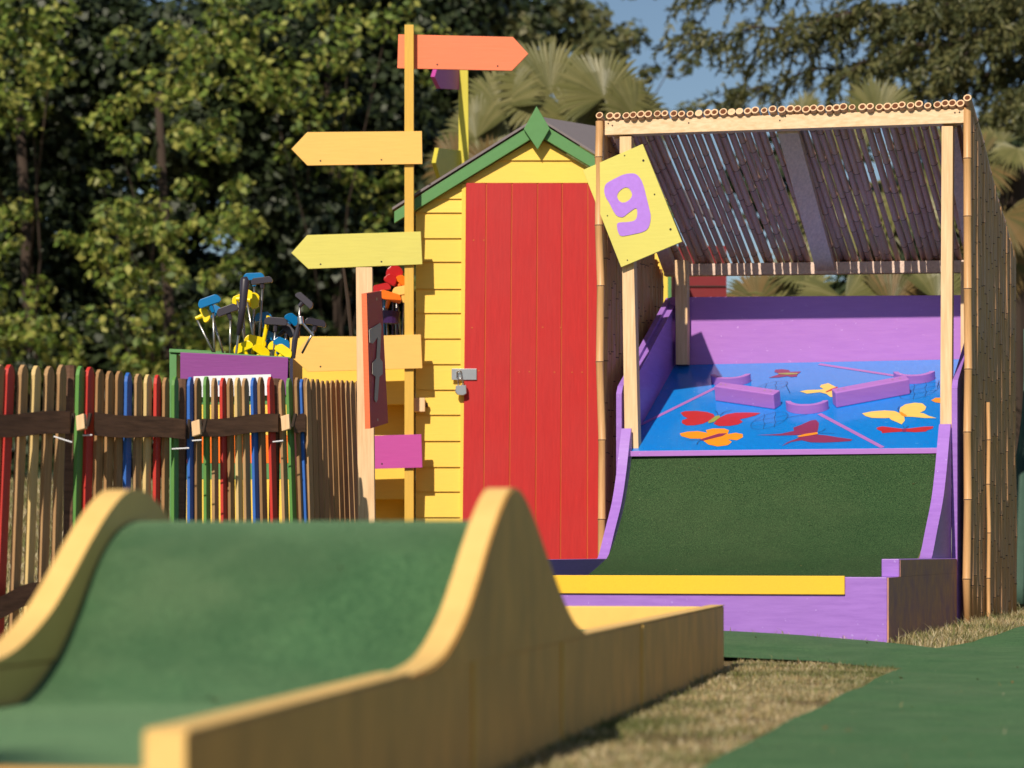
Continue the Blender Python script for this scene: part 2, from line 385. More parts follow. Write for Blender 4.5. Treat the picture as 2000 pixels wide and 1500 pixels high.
tp = [(3.2, -.23), (3.78, -.23), (3.90, -.222), (4.02, -.172), (4.11, -.108), (4.22, -.015), (4.32, .035), (4.43, .050)]
tp = tp+[(8.86-y, z) for y, z in reversed(tp[:-1])]+[(7.70, -.23)]
tpro = [(2.66, -.23)]+spline(tp, 5)
WT = .040; WI = .655
def lboard(w0, top, zb, Y0, Y1):
    mb = MB(); mb.prism([LP(Y0, w0, zb)]+[LP(y, w0, z) for y, z in top]+[LP(Y1, w0, zb)], LN*WT); return mb
def ridge(Y0, Y1, z0, z1): return [(Y0, z0), (Y1, z1)]
obj('side_board', lboard(0, [(2.62, -.181), (3.70, -.169), (4.89, -.166)], -.37, 2.62, 4.89), M['lane_shaded'], lane, .004)
obj('side_board', lboard(0, [(4.893, -.166), (6.0, -.166)], -.37, 4.893, 6.0), M['lane_shaded'], lane, .003)
obj('side_board', lboard(0, [(6.003, -.166), (7.84, -.164)], -.37, 6.003, 7.84), M['lane_shaded'], lane, .004)
mb = MB(); mb.prism([LP(y, 0, z) for y, z in arch]+[LP(5.18, 0, -.1655), LP(3.60, 0, -.1745)], LN*WT)
obj('arch_board', mb, M['lanew'], lane, .005)
mb = MB(); mb.prism([LP(y, -.0004, z-.004) for y, z in arch]+[LP(5.16, -.0004, -.1655), LP(3.62, -.0004, -.172)], -LN*.0022); obj('arch_shade_skin', mb, M['lane_shaded'], lane)  # added skin tinted for the arch's shaded outer face
# sunlit top edges, laid over the shaded boards in the lighter yellow
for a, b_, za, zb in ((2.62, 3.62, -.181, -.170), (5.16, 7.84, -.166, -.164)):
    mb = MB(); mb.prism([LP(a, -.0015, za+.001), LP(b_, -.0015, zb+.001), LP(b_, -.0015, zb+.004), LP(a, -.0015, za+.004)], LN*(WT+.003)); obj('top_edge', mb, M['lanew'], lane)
mb = MB(); mb.box(LP(2.617, -.001, -.37), LN*(WT+.002), ZZ*.19, -LDv*.003); obj('end_grain', mb, M['lanew'], lane)
lw = WI
obj('side_board', lboard(lw, [(2.62, -.175), (7.84, -.164)], -.37, 2.62, 7.84), M['lanew'], lane, .004)
mb = MB(); mb.prism([LP(y, lw-.002, z) for y, z in arch]+[LP(5.18, lw-.002, -.166), LP(3.60, lw-.002, -.171)], LN*(WT+.004)); obj('arch_board', mb, M['lanew'], lane, .005)
mb = MB(); mb.box(LP(7.80, WT+.002, -.37), LN*(WI-WT-.004), ZZ*.205, LDv*.04); obj('end_board', mb, M['lanew2'], lane, .003)
mb = MB(); mb.box(LP(2.62, WT+.002, -.37), LN*(WI-WT-.004), ZZ*.150, LDv*.04); obj('end_board', mb, M['lane_shaded'], lane, .003)  # near end lies in shade, which is put into its colour
mb = MB(); top = [LP(y, WT+.001, z) for y, z in tpro]; N = len(top); off = LN*(WI-WT-.002)
mb.add(top+[p+off for p in top], [[i, i+1, N+i+1, N+i] for i in range(N-1)]); obj('turf_surface', mb, M['turf_lane'], lane, smooth=True, fix=False)
# sunlit board edges at the seams, added as thin brighter strips
for Y in (4.34*1.0, 6.0):
    pass
for Y in (4.89, 6.0, 4.06):
    mb = MB(); mb.box(LP(Y-.005, -.005, -.36), LDv*.010, ZZ*.192, LN*.0065); obj('seam', mb, M['lanew2'], lane)

# =============== SHELTER + RAMP ===============
ramp_t = thing('ramp_hole', 'purple minigolf ramp with green turf curve and blue butterfly deck', 'minigolf hole', SL(.75, -.9, gz(0, 10)-CH))
turfp = spline([(-1.93, -.145), (-1.3, -.135), (-1.0, -.105), (-.70, -.033), (-.51, .035), (-.27, .165), (-.13, .29), (-.04, .398)], 5)
def vl(v): return v*.66 if v > -.7 else -.462+(v+.7)*(1.93-.462)/(1.93-.7)
N = len(turfp); mb = MB(); mb.add([SL(.127, vl(v), z) for v, z in turfp]+[SL(1.418, v, z) for v, z in turfp], [[i, i+1, N+i+1, N+i] for i in range(N-1)])
obj('turf_surface', mb, M['turf'], ramp_t, smooth=True, fix=False)
railp = spline([(-.700, -.035), (-.633, -.018), (-.475, .085), (-.30, .20), (-.185, .32), (-.09, .455), (-.045, .515)], 4)
def vz(poly, u0, u1): mb = MB(); mb.prism([SL(u0, v, z) for v, z in poly], UU*(u1-u0)); return mb
for u0, u1 in ((.083, .125), (1.42, 1.4671)):
    q_ = .66 if u0 < .5 else 1.0
    obj('curved_rail', vz([(v*q_, z) for v, z in railp]+[(-.02, .515), (-.02, -.05), (-.70*q_, -.05)], u0, u1), M['purple'], ramp_t, .003)
GB = -.33
obj('side_board', vz([(-1.97, -.034), (-.472, -.034), (-.02, -.036), (-.02, GB), (-1.97, GB)], .083, .124), M['purple'], ramp_t, .003)
obj('side_board', vz([(-1.93, -.092), (-.01, -.092), (-.01, GB), (-1.93, GB)], 1.422, 1.482), M['purple'], ramp_t)
mb = MB(); mb.prism([SL(1.4835, v, z) for v, z in [(-1.972, -.092), (-.02, -.092), (-.02, GB), (-1.972, GB)]], UU*.006); obj('side_skin', mb, M['brownside'], ramp_t)
obj('side_cap', vz([(-1.69, -.030), (-.02, -.032), (-.02, -.0925), (-1.69, -.0925)], 1.424, 1.486), M['purple'], ramp_t, .003)
mb = MB(); mb.prism([SL(1.4875, v, z) for v, z in [(-1.687, -.033), (-.02, -.035), (-.02, -.0915), (-1.687, -.0915)]], UU*.002); obj('side_skin', mb, M['brownside'], ramp_t)
mb = MB(); mb.prism([SL(.08, -1.975, GB), SL(1.484, -1.975, GB), SL(1.484, -1.975, -.0905), SL(.08, -1.975, -.0905)], VV*.04); obj('front_board', mb, M['purple'], ramp_t, .003)
ur = (S(1650, 1140, -1.98)-SO).dot(UU)
mb = MB(); mb.prism([SL(.08, -1.984, -.15), SL(ur, -1.984, -.15), SL(ur, -1.984, -.0865), SL(.08, -1.984, -.0865)], VV*.0075); obj('foam_strip', mb, M['stripe'], ramp_t, .002)
# deck
FB = SL(0, -.03, .418); FZ0, FZ1, FV0, FV1 = .418, .845, -.03, .895
FD = (VV*(FV1-FV0)+ZZ*(FZ1-FZ0)).normalized(); FN = UU.cross(FD).normalized()
if FN.z < 0: FN = -FN
def FL(px, py, lift=0): return hit(px, py, FB+FN*lift, FN)
mb = MB(); mb.prism([SL(.082, FV0, FZ0), SL(1.465, FV0, FZ0), SL(1.465, FV1, FZ1), SL(.082, FV1, FZ1)], -FN*.02); obj('deck', mb, M['blue'], ramp_t)
mb = MB(); mb.box(SL(.126, -.048, FZ0-.022), UU*1.293, ZZ*.0225, VV*.015); obj('deck_lip', mb, M['violet'], ramp_t, .001)
mb = MB(); mb.prism([SL(.082, .90, .78), SL(1.466, .90, .78), SL(1.466, .90, 1.128), SL(.082, .90, 1.155)], VV*.02); obj('back_board', mb, M['violet'], ramp_t, .002)
for (u0, u1, z0, z1) in ((.056, .080, .683, 1.155), (1.4675, 1.4905, .683, 1.11)):
    obj('side_panel', vz([(-.015, GB), (-.015, z0-.02), (.012, z0+.015), (.93, z1), (.93, GB)], u0, u1), M['purple'], ramp_t, .002)
obj('sun_gap_blocker', vz([(.058, .45), (.058, .70), (.90, 1.12), (.90, .80)], .0805, .106), M['purple'], ramp_t)  # added strip, blocks a sliver of sun beside the left post
# deck obstacles
def bar(A, B, name='obstacle_bar', w_=.055, h=.070):
    a = FL(*A); b_ = FL(*B); d = (b_-a).normalized(); s = FN.cross(d)
    if s.dot(FD) < 0: s = -s
    mb = MB(); mb.prism([a, b_, b_+s*w_, a+s*w_], FN*h); o = obj(name, mb, M['violet'], ramp_t, .004)
    mb = MB()
    for t in (.06, .14, .80, .90): mb.sheet(disc(a.lerp(b_, t)+s*w_*.5+FN*(h+.0008), .004, nrm=FN) if False else [a.lerp(b_, t)+s*w_*.5+FN*(h+.0008)+d*.004*math.cos(q)+s*.004*math.sin(q) for q in [k*math.pi/4 for k in range(8)]])
    obj('screws', mb, M['screw'], o)
bar((1397, 783), (1513, 800)); bar((1634, 797), (1778, 770))
def arc(cx, cy, r, h):
    c = FL(cx, cy); pts = []; u = UU; f = FD
    for k in range(17): t = R(190+160*k/16); pts.append(c+u*math.cos(t)*r+f*math.sin(t)*r*.75)
    for k in range(16, -1, -1): t = R(194+152*k/16); pts.append(c+u*math.cos(t)*(r-.022)+f*math.sin(t)*(r-.022)*.75)
    mb = MB(); mb.prism(pts, FN*h); obj('obstacle_arc', mb, M['violet'], ramp_t, .002)
arc(1578, 797, .094, .040); arc(1429, 744, .092, .038); arc(1787, 739, .092, .038)
# painted marks
z6 = lambda P: [(1100+.2533*x, 540+.2533*y) for x, y in P]; z7 = lambda P: [(1500+.2533*x, 540+.2533*y) for x, y in P]
def mark(name, P, m_, lift=.0015, parent=None):
    mb = MB(); mb.sheet([FL(x, y, lift) for x, y in P]); o = obj(name, mb, m_, parent or ramp_t, fix=False); return o
def stroke(mb, P, wpx, lift):
    for a, b_ in zip(P, P[1:]):
        A = FL(*a, lift); B = FL(*b_, lift); d = (B-A).normalized(); s = FN.cross(d)*wpx; mb.add([A-s, B-s, B+s, A+s], [[0, 1, 2, 3]])
for P_ in ([(1252, 829), (1400, 756)], [(1600, 808), (1724, 874)], [(1600, 711), (1750, 734)]):
    mb = MB(); stroke(mb, P_, .010, .0012); obj('painted_line', mb, M['pink'], ramp_t, fix=False)
def bfly(wings, wm, body, bm_, zf, ant=None):
    o = mark('painted_butterfly', zf(wings[0]), wm)
    for w_ in wings[1:]: mark('wing', zf(w_), wm, .0015, o)
    if body: mark('butterfly_body', zf(body), bm_, .0025, o)
    if ant:
        mb = MB()
        for a in ant: stroke(mb, zf(a), .0012, .003)
        obj('antennae', mb, M['ink'], o, fix=False)
bfly([[(905, 1050), (940, 1038), (1030, 1036), (1110, 1045), (1160, 1062), (1170, 1085), (1130, 1110), (1075, 1135), (1010, 1147), (950, 1148), (915, 1130), (915, 1110), (960, 1092), (925, 1075)],
      [(1200, 1090), (1260, 1062), (1330, 1050), (1430, 1048), (1522, 1052), (1480, 1072), (1420, 1088), (1360, 1100), (1385, 1120), (1350, 1140), (1280, 1152), (1200, 1152), (1160, 1135)]], M['bfred'],
     [(1175, 1075), (1205, 1070), (1210, 1085), (1165, 1120), (1120, 1132), (1118, 1118)], M['bfgrn'], z6, [[(1195, 1070), (1190, 1050), (1170, 1033)], [(1205, 1070), (1240, 1045), (1300, 1030)]])
bfly([[(898, 1210), (960, 1196), (1040, 1192), (1110, 1205), (1100, 1185), (1150, 1172), (1240, 1172), (1278, 1185), (1268, 1215), (1330, 1205), (1385, 1215), (1385, 1240), (1340, 1262), (1270, 1255), (1300, 1275), (1270, 1300), (1190, 1310), (1120, 1295), (1080, 1265), (1060, 1250), (980, 1250), (910, 1230)]], M['bfora'],
     [(1050, 1258), (1120, 1235), (1200, 1210), (1262, 1208), (1230, 1228), (1150, 1248), (1080, 1265)], M['bfmar'], z6, [[(1055, 1258), (1000, 1262), (945, 1260)], [(1060, 1262), (1040, 1275), (1030, 1295)]])
bfly([[(380, 1200), (300, 1215), (220, 1222), (95, 1226), (0, 1224), (-90, 1222), (0, 1218), (100, 1212), (200, 1190), (195, 1165), (250, 1145), (330, 1110), (370, 1105), (392, 1130), (388, 1170)],
      [(370, 1218), (450, 1225), (540, 1240), (650, 1255), (640, 1268), (540, 1275), (430, 1280), (330, 1278), (260, 1262), (180, 1275), (105, 1308), (150, 1278), (220, 1250), (250, 1232)]], M['bfmar'],
     [(222, 1230), (290, 1213), (380, 1200), (385, 1214), (310, 1227), (240, 1237)], M['bfora'], z7, [[(385, 1202), (420, 1190), (445, 1172)], [(390, 1206), (450, 1207), (515, 1209)]])
bfly([[(725, 1055), (800, 1040), (900, 1032), (980, 1038), (1010, 1052), (1050, 1080), (1055, 1110), (1030, 1140), (1000, 1125), (950, 1105), (935, 1090), (900, 1092), (800, 1090), (750, 1075)],
      [(1012, 1048), (1020, 1010), (1060, 985), (1130, 973), (1190, 978), (1220, 1005), (1210, 1030), (1170, 1050), (1200, 1055), (1240, 1075), (1300, 1092), (1200, 1090), (1120, 1082), (1060, 1080)]], M['bfyel'],
     [(1010, 1045), (1030, 1045), (1070, 1070), (1065, 1082), (1030, 1070)], M['bfora'], z7, [[(1015, 1045), (1000, 1020), (1015, 1000)]])
bfly([[(838, 1165), (880, 1155), (960, 1165), (1040, 1175), (1100, 1170), (1200, 1158), (1275, 1155), (1270, 1172), (1230, 1185), (1215, 1195), (1130, 1200), (1050, 1195), (960, 1200), (880, 1207), (875, 1192), (840, 1178)]], M['bfred'],
     [(1030, 1180), (1050, 1170), (1068, 1180), (1060, 1198), (1040, 1198)], M['bfmar'], z7, [[(1050, 1172), (1045, 1150)], [(1058, 1172), (1085, 1150)]])
bfly([[(5, 780), (60, 762), (90, 750), (50, 735), (55, 718), (110, 714), (165, 722), (170, 735), (255, 732), (240, 745), (225, 755), (225, 770), (180, 775), (150, 768), (80, 778)]], M['bfmar'], [(80, 746), (150, 742), (230, 744), (228, 752), (150, 756), (80, 752)], M['bfgrn'], z7)
bfly([[(245, 885), (300, 875), (400, 872), (430, 868), (400, 850), (410, 835), (465, 822), (490, 835), (520, 850), (545, 862), (535, 900), (535, 930), (480, 928), (450, 905), (400, 892), (300, 903)]], M['bfyel'], [(445, 888), (490, 865), (535, 848), (538, 856), (495, 876), (450, 893)], M['bfred'], z7)
bfly([[(1258, 955), (1290, 935), (1330, 935), (1330, 975), (1290, 970)]], M['bfora'], None, None, z7)
def net(zf, cx, cy, rx, ry, tail):
    mb = MB(); P = []
    for k in range(25): t = k/24*2*math.pi; P.append((cx+rx*math.cos(t)-ry*.6*math.sin(t), cy+ry*math.sin(t)-rx*.18*math.cos(t)))
    stroke(mb, zf(P), .0007, .003)
    for q in (-.3, .3):
        stroke(mb, zf([(cx+rx*q+8*math.sin(k*2), cy-rx*.18*q+ry*math.sqrt(1-q*q)*(k/3-1)) for k in range(7)]), .0007, .003)
    for q in (-.3, .3):
        stroke(mb, zf([(cx+rx*(k/4-1)*math.sqrt(1-q*q)-ry*.6*q, cy+ry*q-rx*.18*(k/4-1)*math.sqrt(1-q*q)) for k in range(9)]), .0007, .003)
    stroke(mb, zf([(cx+rx*.9, cy-rx*.16), tail]), .0012, .003)
    obj('painted_net', mb, M['ink'], ramp_t, fix=False)
net(z6, 1590, 1110, 140, 62, (1890, 1060)); net(z6, 1600, 850, 130, 38, (1750, 900)); net(z7, 1170, 880, 150, 60, (1320, 800))

# ---- bamboo shelter ----
sh = thing('bamboo_shelter', 'bamboo roofed wooden shelter standing over the purple ramp', 'shelter', SL(.76, .5, gz(1, 11.3)-CH))
def spl(x0, y0, x1, y1, v, th=.05, **k):      # rectangle on the front plane
    mb = MB(); mb.prism([S(x0, y0, v), S(x1, y0, v), S(x1, y1, v), S(x0, y1, v)], VV*th); return mb
mb = MB(); mb.prism([S(1181, 236, -.012), S(1883, 212, -.012), S(1883, 240, -.012), S(1181, 264, -.012)], VV*.062); o = obj('front_beam', mb, M['pineh'], sh, .002)
mb = MB()
for x, y in ((1188, 241), (1196, 245), (1865, 220), (1874, 219), (1534, 227), (1523, 235), (1345, 240)): mb.sheet(disc(S(x, y, -.0135), .0035, nrm=-VV))
obj('screws', mb, M['hole'], o)
obj('front_post', spl(1210, 266, 1233, 300, -.002, .05), M['pine'], sh, .002)
mb = MB(); mb.prism([S(1211, 268, .0), S(1232, 268, .0), S(1247, 877, .0), S(1220, 877, .0)], VV*.055); obj('front_post', mb, M['pine'], sh, .002)
mb = MB(); mb.prism([S(1839, 246, .0), S(1861, 246, .0), S(1859, 836, .0), S(1836, 836, .0)], VV*.055); obj('front_post', mb, M['pine'], sh, .002)
rear_v = .835
mb = MB(); mb.prism([S(1318, 508, rear_v), S(1342, 508, rear_v), S(1343, 712, rear_v), S(1320, 712, rear_v)], VV*.05); obj('rear_post', mb, M['pine'], sh, .002)
mb = MB(); mb.box(SL(1.405, rear_v+.0, .75), UU*.05, ZZ*.52, VV*.05); obj('rear_post', mb, M['pine'], sh, .002)
# roof plane: front z from beam top, back z
def zf_(u):  # roof underside height at front and back
    p = SL(u, 0, 0); px = 1000+p.x/p.y*FP; y = 236-24*(px-1181)/702; return (HY-y)/FP*p.y
RV = 1.05
def roofz(u, v):
    a = zf_(u); p = SL(u, RV, 0); b_ = (HY-(527-8*(u/1.5)))/FP*p.y; return a+(b_-a)*v/RV
for u0, wd in ((.03, .06), (.735, .088), (1.42, .06)):
    mb = MB(); mb.prism([SL(u0, .052, roofz(u0, .052)-.004), SL(u0+wd, .052, roofz(u0+wd, .052)-.004), SL(u0+wd, 1.0, roofz(u0+wd, 1.0)-.004), SL(u0, 1.0, roofz(u0, 1.0)-.004)], -ZZ*.040); obj('rafter', mb, M['pined'], sh, .002)
mb = MB(); mb.prism([SL(.03, 1.001, roofz(.03, 1.0)-.004), SL(1.5, 1.001, roofz(1.5, 1.0)-.004), SL(1.5, 1.001, roofz(1.5, 1.0)-.058), SL(.03, 1.001, roofz(.03, 1)-.058)], VV*.05); obj('back_beam', mb, M['pined'], sh, .002)
def cane(A, B, r, seg=.2, wob=.004, n=9, hollow=True, er=1.0):
    A = Vector(A); B = Vector(B); L = (B-A).length; d = (B-A).normalized(); mb = MB()
    a = d.cross(ZZ if abs(d.z) < .9 else VV).normalized(); b_ = a.cross(d)
    pts = []; rad = []; s = random.uniform(.06, seg); prev = 0; off = Vector((0, 0, 0)); marks = []
    pts.append(A.copy()); rad.append(r*er); pts.append(A+d*.03); rad.append(r*er); pts.append(A+d*.034); rad.append(r)
    while s < L-.02:
        off = a*random.uniform(-wob, wob)+b_*random.uniform(-wob, wob)*.6
        c = A+d*s+off
        for ds, rr in ((-.006, 1.0), (-.002, 1.10), (.002, 1.12), (.006, 1.0)): pts.append(c+d*ds); rad.append(r*rr)
        marks.append(len(pts)-3); s += seg*random.uniform(.8, 1.25)
    pts.append(B.copy()); rad.append(r*.93)
    vs = []; N = len(pts)
    for i, p in enumerate(pts):
        for k in range(n): t = 2*math.pi*k/n; vs.append(p+(a*math.cos(t)+b_*math.sin(t))*rad[i])
    o0 = len(mb.v); mb.v += vs
    for i in range(N-1):
        for k in range(n):
            mb.f.append([i*n+k, i*n+(k+1) % n, (i+1)*n+(k+1) % n, (i+1)*n+k]); mb.m.append(1 if i in marks else 0)
    # cut end at A: annulus + hollow
    o = len(mb.v); ri = r*er*random.uniform(.62, .74) if hollow is True else r*.02
    for rr, dd in ((r*er, 0), (ri, 0), (ri*.95, .045)):
        for k in range(n): t = 2*math.pi*k/n; mb.v.append(A+d*(dd-.0004)+(a*math.cos(t)+b_*math.sin(t))*rr)
    for k in range(n):
        k2 = (k+1) % n
        mb.f.append([o+k, o+k2, o+n+k2, o+n+k]); mb.m.append(2)
        mb.f.append([o+n+k, o+n+k2, o+2*n+k2, o+2*n+k]); mb.m.append(3)
    mb.f.append([o+2*n+k for k in range(n)]); mb.m.append(3 if hollow is True else 2)
    mb.f.append([(N-1)*n+k for k in range(n)]); mb.m.append(2)
    return mb
roofm = [M['bamroof'], M['bamnode'], M['bamrim'], M['bamin']]; wallm = [M['bam'], M['bamnode'], M['bamrim'], M['bamin']]; screenm = [M['bamwall'], M['bamnode'], M['bamrim'], M['bamin']]
ends = [1170, 1189, 1203, 1222, 1236, 1251, 1265, 1282, 1297, 1315, 1330, 1346, 1363, 1380, 1394, 1411, 1427, 1443, 1459, 1473, 1491, 1508, 1526, 1542, 1556, 1573, 1588, 1602, 1619, 1633, 1646, 1663, 1683, 1699, 1716, 1732, 1747, 1761, 1778, 1794, 1811, 1830, 1845, 1859, 1875]
ue = None
for i, px in enumerate(ends):
    r = random.uniform(.0134, .0160)
    if i in (7, 20, 31, 40): r *= .9
    p = S(px, 236-24*(px-1181)/702, -.035); u = (p-SO).dot(UU)
    zf0 = roofz(u, 0)+r+random.choice([.001, .002, .003, .006]); u2 = u+.045+random.uniform(-.006, .006)
    zb0 = roofz(max(0, u2), RV)+r+random.uniform(0, .005)
    A = SL(u, -.022+random.uniform(-.010, .006), zf0+.02*.0); B = SL(u2, RV+random.uniform(.0, .04), zb0)
    obj('bamboo_pole', cane(A, B, r, .23, .0018, 10, False if i in (12, 16, 17) else True, 1.12), roofm, sh, smooth=True)
A = SL(1.535, -.05, roofz(1.5, 0)+.035); obj('bamboo_pole', cane(A, SL(1.60, RV+.03, roofz(1.5, RV)+.04), .017, .2, .003, 10), roofm, sh, smooth=True)
# corner bamboo posts
def vcane(u, v, z0, z1, r, mats, seg=.3, wob=.004, nm='bamboo_post', par=None, du=0, n=9):
    return obj(nm, cane(SL(u+du, v, z1), SL(u, v, z0), r, seg, wob, n), mats, par or sh, smooth=True)
zg = gz(1, 11.2)-CH-.02
vcane(-.003, -.02, -.3, roofz(0, 0)-.004, .0165, wallm, .27, .006, du=-.012)
vcane(1.530, -.005, zg, roofz(1.5, 0)+.002, .0165, wallm, .27, .004)
# screens
def screen(u0, v0, u1, v1, cnt, zg_, name, flip=1, cap=.0):
    root = bpy.data.objects.new(name, None); C.objects.link(root); root.parent = sh; root.location = Vector(SL(u0, v0, zg_))-Vector(sh.location)
    for i in range(cnt):
        t = i/(cnt-1); u = u0+(u1-u0)*t+random.uniform(-.003, .003); v = v0+(v1-v0)*t; r = random.uniform(.0105, .014)
        zt = roofz(min(1.5, max(0, u)), v)+cap+random.uniform(-.012, .008)
        mm = wallm if i in lit else screenm
        obj('bamboo_cane', cane(SL(u+random.uniform(-.003, .003), v, zt), SL(u, v, zg_), r, .22, .003, 7), mm, root, smooth=True)
lit = ()
screen(1.538, .05, 1.612, 1.06, 40, zg, 'bamboo_screen', cap=.03)
for u, v, zt in ((1.568, .30, .62),): vcane(u+.014, v, zg, zt, .0085, wallm, .2, .004, 'bamboo_cane', n=7)  # single cane in the lighter tan, for the sun it catches
lit = ()
screen(-.006, .05, -.002, 1.06, 38, -.30, 'bamboo_screen', cap=-.005)

# number 9 board
z4 = lambda P: [(1100+.26*x, 180+.26*y) for x, y in P]
nb = thing('number_sign', 'tilted lime yellow board with purple number 9 on the shelter post', 'sign', S(1236, 400, -.04))
mb = MB(); mb.prism([S(*p, -.030) for p in [(1138, 332), (1255, 281), (1332, 472), (1213, 522)]], VV*.014); obj('board', mb, M['lime'], nb, .0015)
nine = z4([(308, 745), (315, 700), (340, 675), (395, 645), (450, 620), (500, 610), (545, 615), (580, 650), (605, 710), (625, 790), (645, 870), (657, 930), (650, 990), (630, 1030), (590, 1052), (530, 1066), (470, 1078), (430, 1078), (412, 1050), (404, 1010), (408, 985), (430, 978), (480, 975), (525, 968), (548, 950), (556, 920), (555, 885), (545, 872), (520, 885), (480, 915), (455, 935), (430, 938), (400, 925), (375, 890), (345, 830), (320, 790)])
hl = z4([(405, 775), (425, 740), (460, 717), (490, 720), (510, 745), (517, 775), (500, 805), (470, 825), (440, 828), (415, 810)])
def smoothloop(P, k=3):
    Q = [P[-1]]+P+[P[0], P[1]]; o = []
    for i in range(1, len(Q)-2):
        p0, p1, p2, p3 = Q[i-1], Q[i], Q[i+1], Q[i+2]
        for j in range(k):
            t = j/k; o.append(tuple(.5*((2*b)+(-a+c)*t+(2*a-5*b+4*c-d)*t*t+(-a+3*b-3*c+d)*t**3) for a, b, c, d in zip(p0, p1, p2, p3)))
    return o
mb = MB(); mb.prism([S(*p, -.0325) for p in smoothloop(nine)], VV*.0022, [[S(*p, -.0325) for p in smoothloop(hl)]]); obj('number', mb, M['nine'], nb)
mb = MB()
for x, y, r in ((602, 513, .005), (806, 1030, .005), (686, 768, .0035), (461, 476, .003), (332, 928, .003), (482, 1262, .003)): (p,) = z4([(x, y)]); mb.sheet(disc(S(*p, -.0312), r, nrm=-VV, k=10))
obj('screws', mb, M['hole'], nb, fix=False)

# =============== SHED ===============
SY = 12.45
shed = thing('garden_shed', 'yellow clapboard shed with tall red plank door and green gable trim', 'shed', (W(1050, 1000, SY).x, SY+.7, gz(0, 12.5)))
gab = lambda x: 262+abs(x-1050)*.60+6          # underside of the roof line in px
BX0, BX1 = 812, 1288
ly = [313, 357, 388, 415, 465, 511, 564, 611, 661, 711, 761, 810, 861, 912, 960, 1010, 1060, 1110, 1160, 1215]
core = MB(); core.prism(pq([(BX0, 1200), (BX0, gab(BX0)+6), (1050, gab(1050)+6), (BX1, gab(BX1)+6), (BX1, 1200)], SY+.02), (0, 1.35, 0)); obj('wall', core, M['yellow'], shed)
bounds = [gab(1050)]+ly
mb = MB()
for a, b_ in zip(bounds, bounds[1:]):
    if b_ in (357, 388): pass
    # clip board to the gable
    def xl(y): return max(BX0, 1050-(y-gab(1050))/.60)
    for (L, Rr) in (((None, 906) if b_ > 357 else (None, None)), ((1180, None) if b_ > 357 else (None, None))):
        def clip(x0, x1, y): 
            l = xl(y); r_ = 2100-l
            return (max(l, x0) if x0 else l), (min(r_, x1) if x1 else r_)
        if b_ > 357: x0, x1 = (L, Rr)
        else: x0 = x1 = None
        aL, aR = clip(x0, x1, a+.3); bL, bR = clip(x0, x1, b_)
        if bR-bL < 2: continue
        if aR < aL: aL = aR = (bL if x1 else bR)
        top = [W(aL, a+.3, SY+.010), W(aR, a+.3, SY+.010)]; bot = [W(bR, b_, SY+.001), W(bL, b_, SY+.001)]
        mid = []
        # keep gable kink: add a vertex where the slope meets the side
        back = [W(aL, a+.3, SY+.0199), W(aR, a+.3, SY+.0199), W(bR, b_, SY+.0199), W(bL, b_, SY+.0199)]
        mb.add(top+bot+back, [[0, 1, 2, 3], [3, 2, 6, 7], [0, 3, 7, 4], [1, 5, 6, 2], [0, 4, 5, 1]])
        if b_ <= 357: break
obj('clapboards', mb, M['yellow'], shed)
mb = MB(); mb.prism(pq([(902, 362), (910, 357), (905, 1200), (897, 1200)], SY-.004), (0, .02, 0)); obj('corner_trim', mb, M['yellow'], shed, .001)
door = bpy.data.objects.new('door', None); C.objects.link(door); door.parent = shed; door.location = W(1040, 1200, SY-.012)-Vector(shed.location)
seams_t = [909.5, 950, 1000, 1050, 1098, 1148, 1186]; seams_b = [901, 943, 993, 1045, 1094, 1147, 1196]
for i in range(6):
    mb = MB(); g = .8
    mb.prism(pq([(seams_t[i]+g, 357), (seams_t[i+1]-g, 358), (seams_b[i+1]-g, 1200), (seams_b[i]+g, 1200)], SY-.014-random.uniform(0, .002)), (0, .018, 0)); obj('plank', mb, M['red'], door, .0015)
mb = MB(); mb.prism(pq([(911, 359), (1185, 359), (1194, 1199), (903, 1199)], SY-.011), (0, .005, 0)); obj('door_backing', mb, M['seam'], door)
mb = MB()
for x, y in ((925, 469), (945, 469), (922, 640), (935, 724), (1014, 726), (1034, 726), (1083, 727), (1117, 727), (1137, 727), (1095, 640), (1060, 639)): mb = MB(); mb.sheet(disc(W(x, y, SY-.0175), .0035)); obj('screw', mb, M['seam'], door, fix=False)
mb = MB(); mb.prism(rect(882, 720, 931, 742, SY-.022), (0, .005, 0)); hp = obj('hasp', mb, M['metal'], shed, .001)
mb = MB(); mb.tube([W(893, 738, SY-.03), W(893, 726, SY-.034), W(900, 724, SY-.036), W(902, 738, SY-.032)], .004, 8); obj('staple', mb, M['metal'], hp)
pl = thing('padlock', 'grey laminated padlock hanging from the shed door hasp', 'padlock', W(899, 772, SY-.04))
mb = MB(); mb.prism(pq([(890, 753), (911, 752), (912, 769), (906, 772), (893, 771), (889, 766)], SY-.048), (0, .02, 0)); obj('body', mb, M['metal'], pl, .003)
mb = MB(); mb.tube([W(895, 754, SY-.038), W(895, 744, SY-.038), W(897, 739, SY-.038), W(902, 739, SY-.038), W(904, 744, SY-.038), W(904, 754, SY-.038)], .0032, 8); obj('shackle', mb, M['metal'], pl, smooth=True)
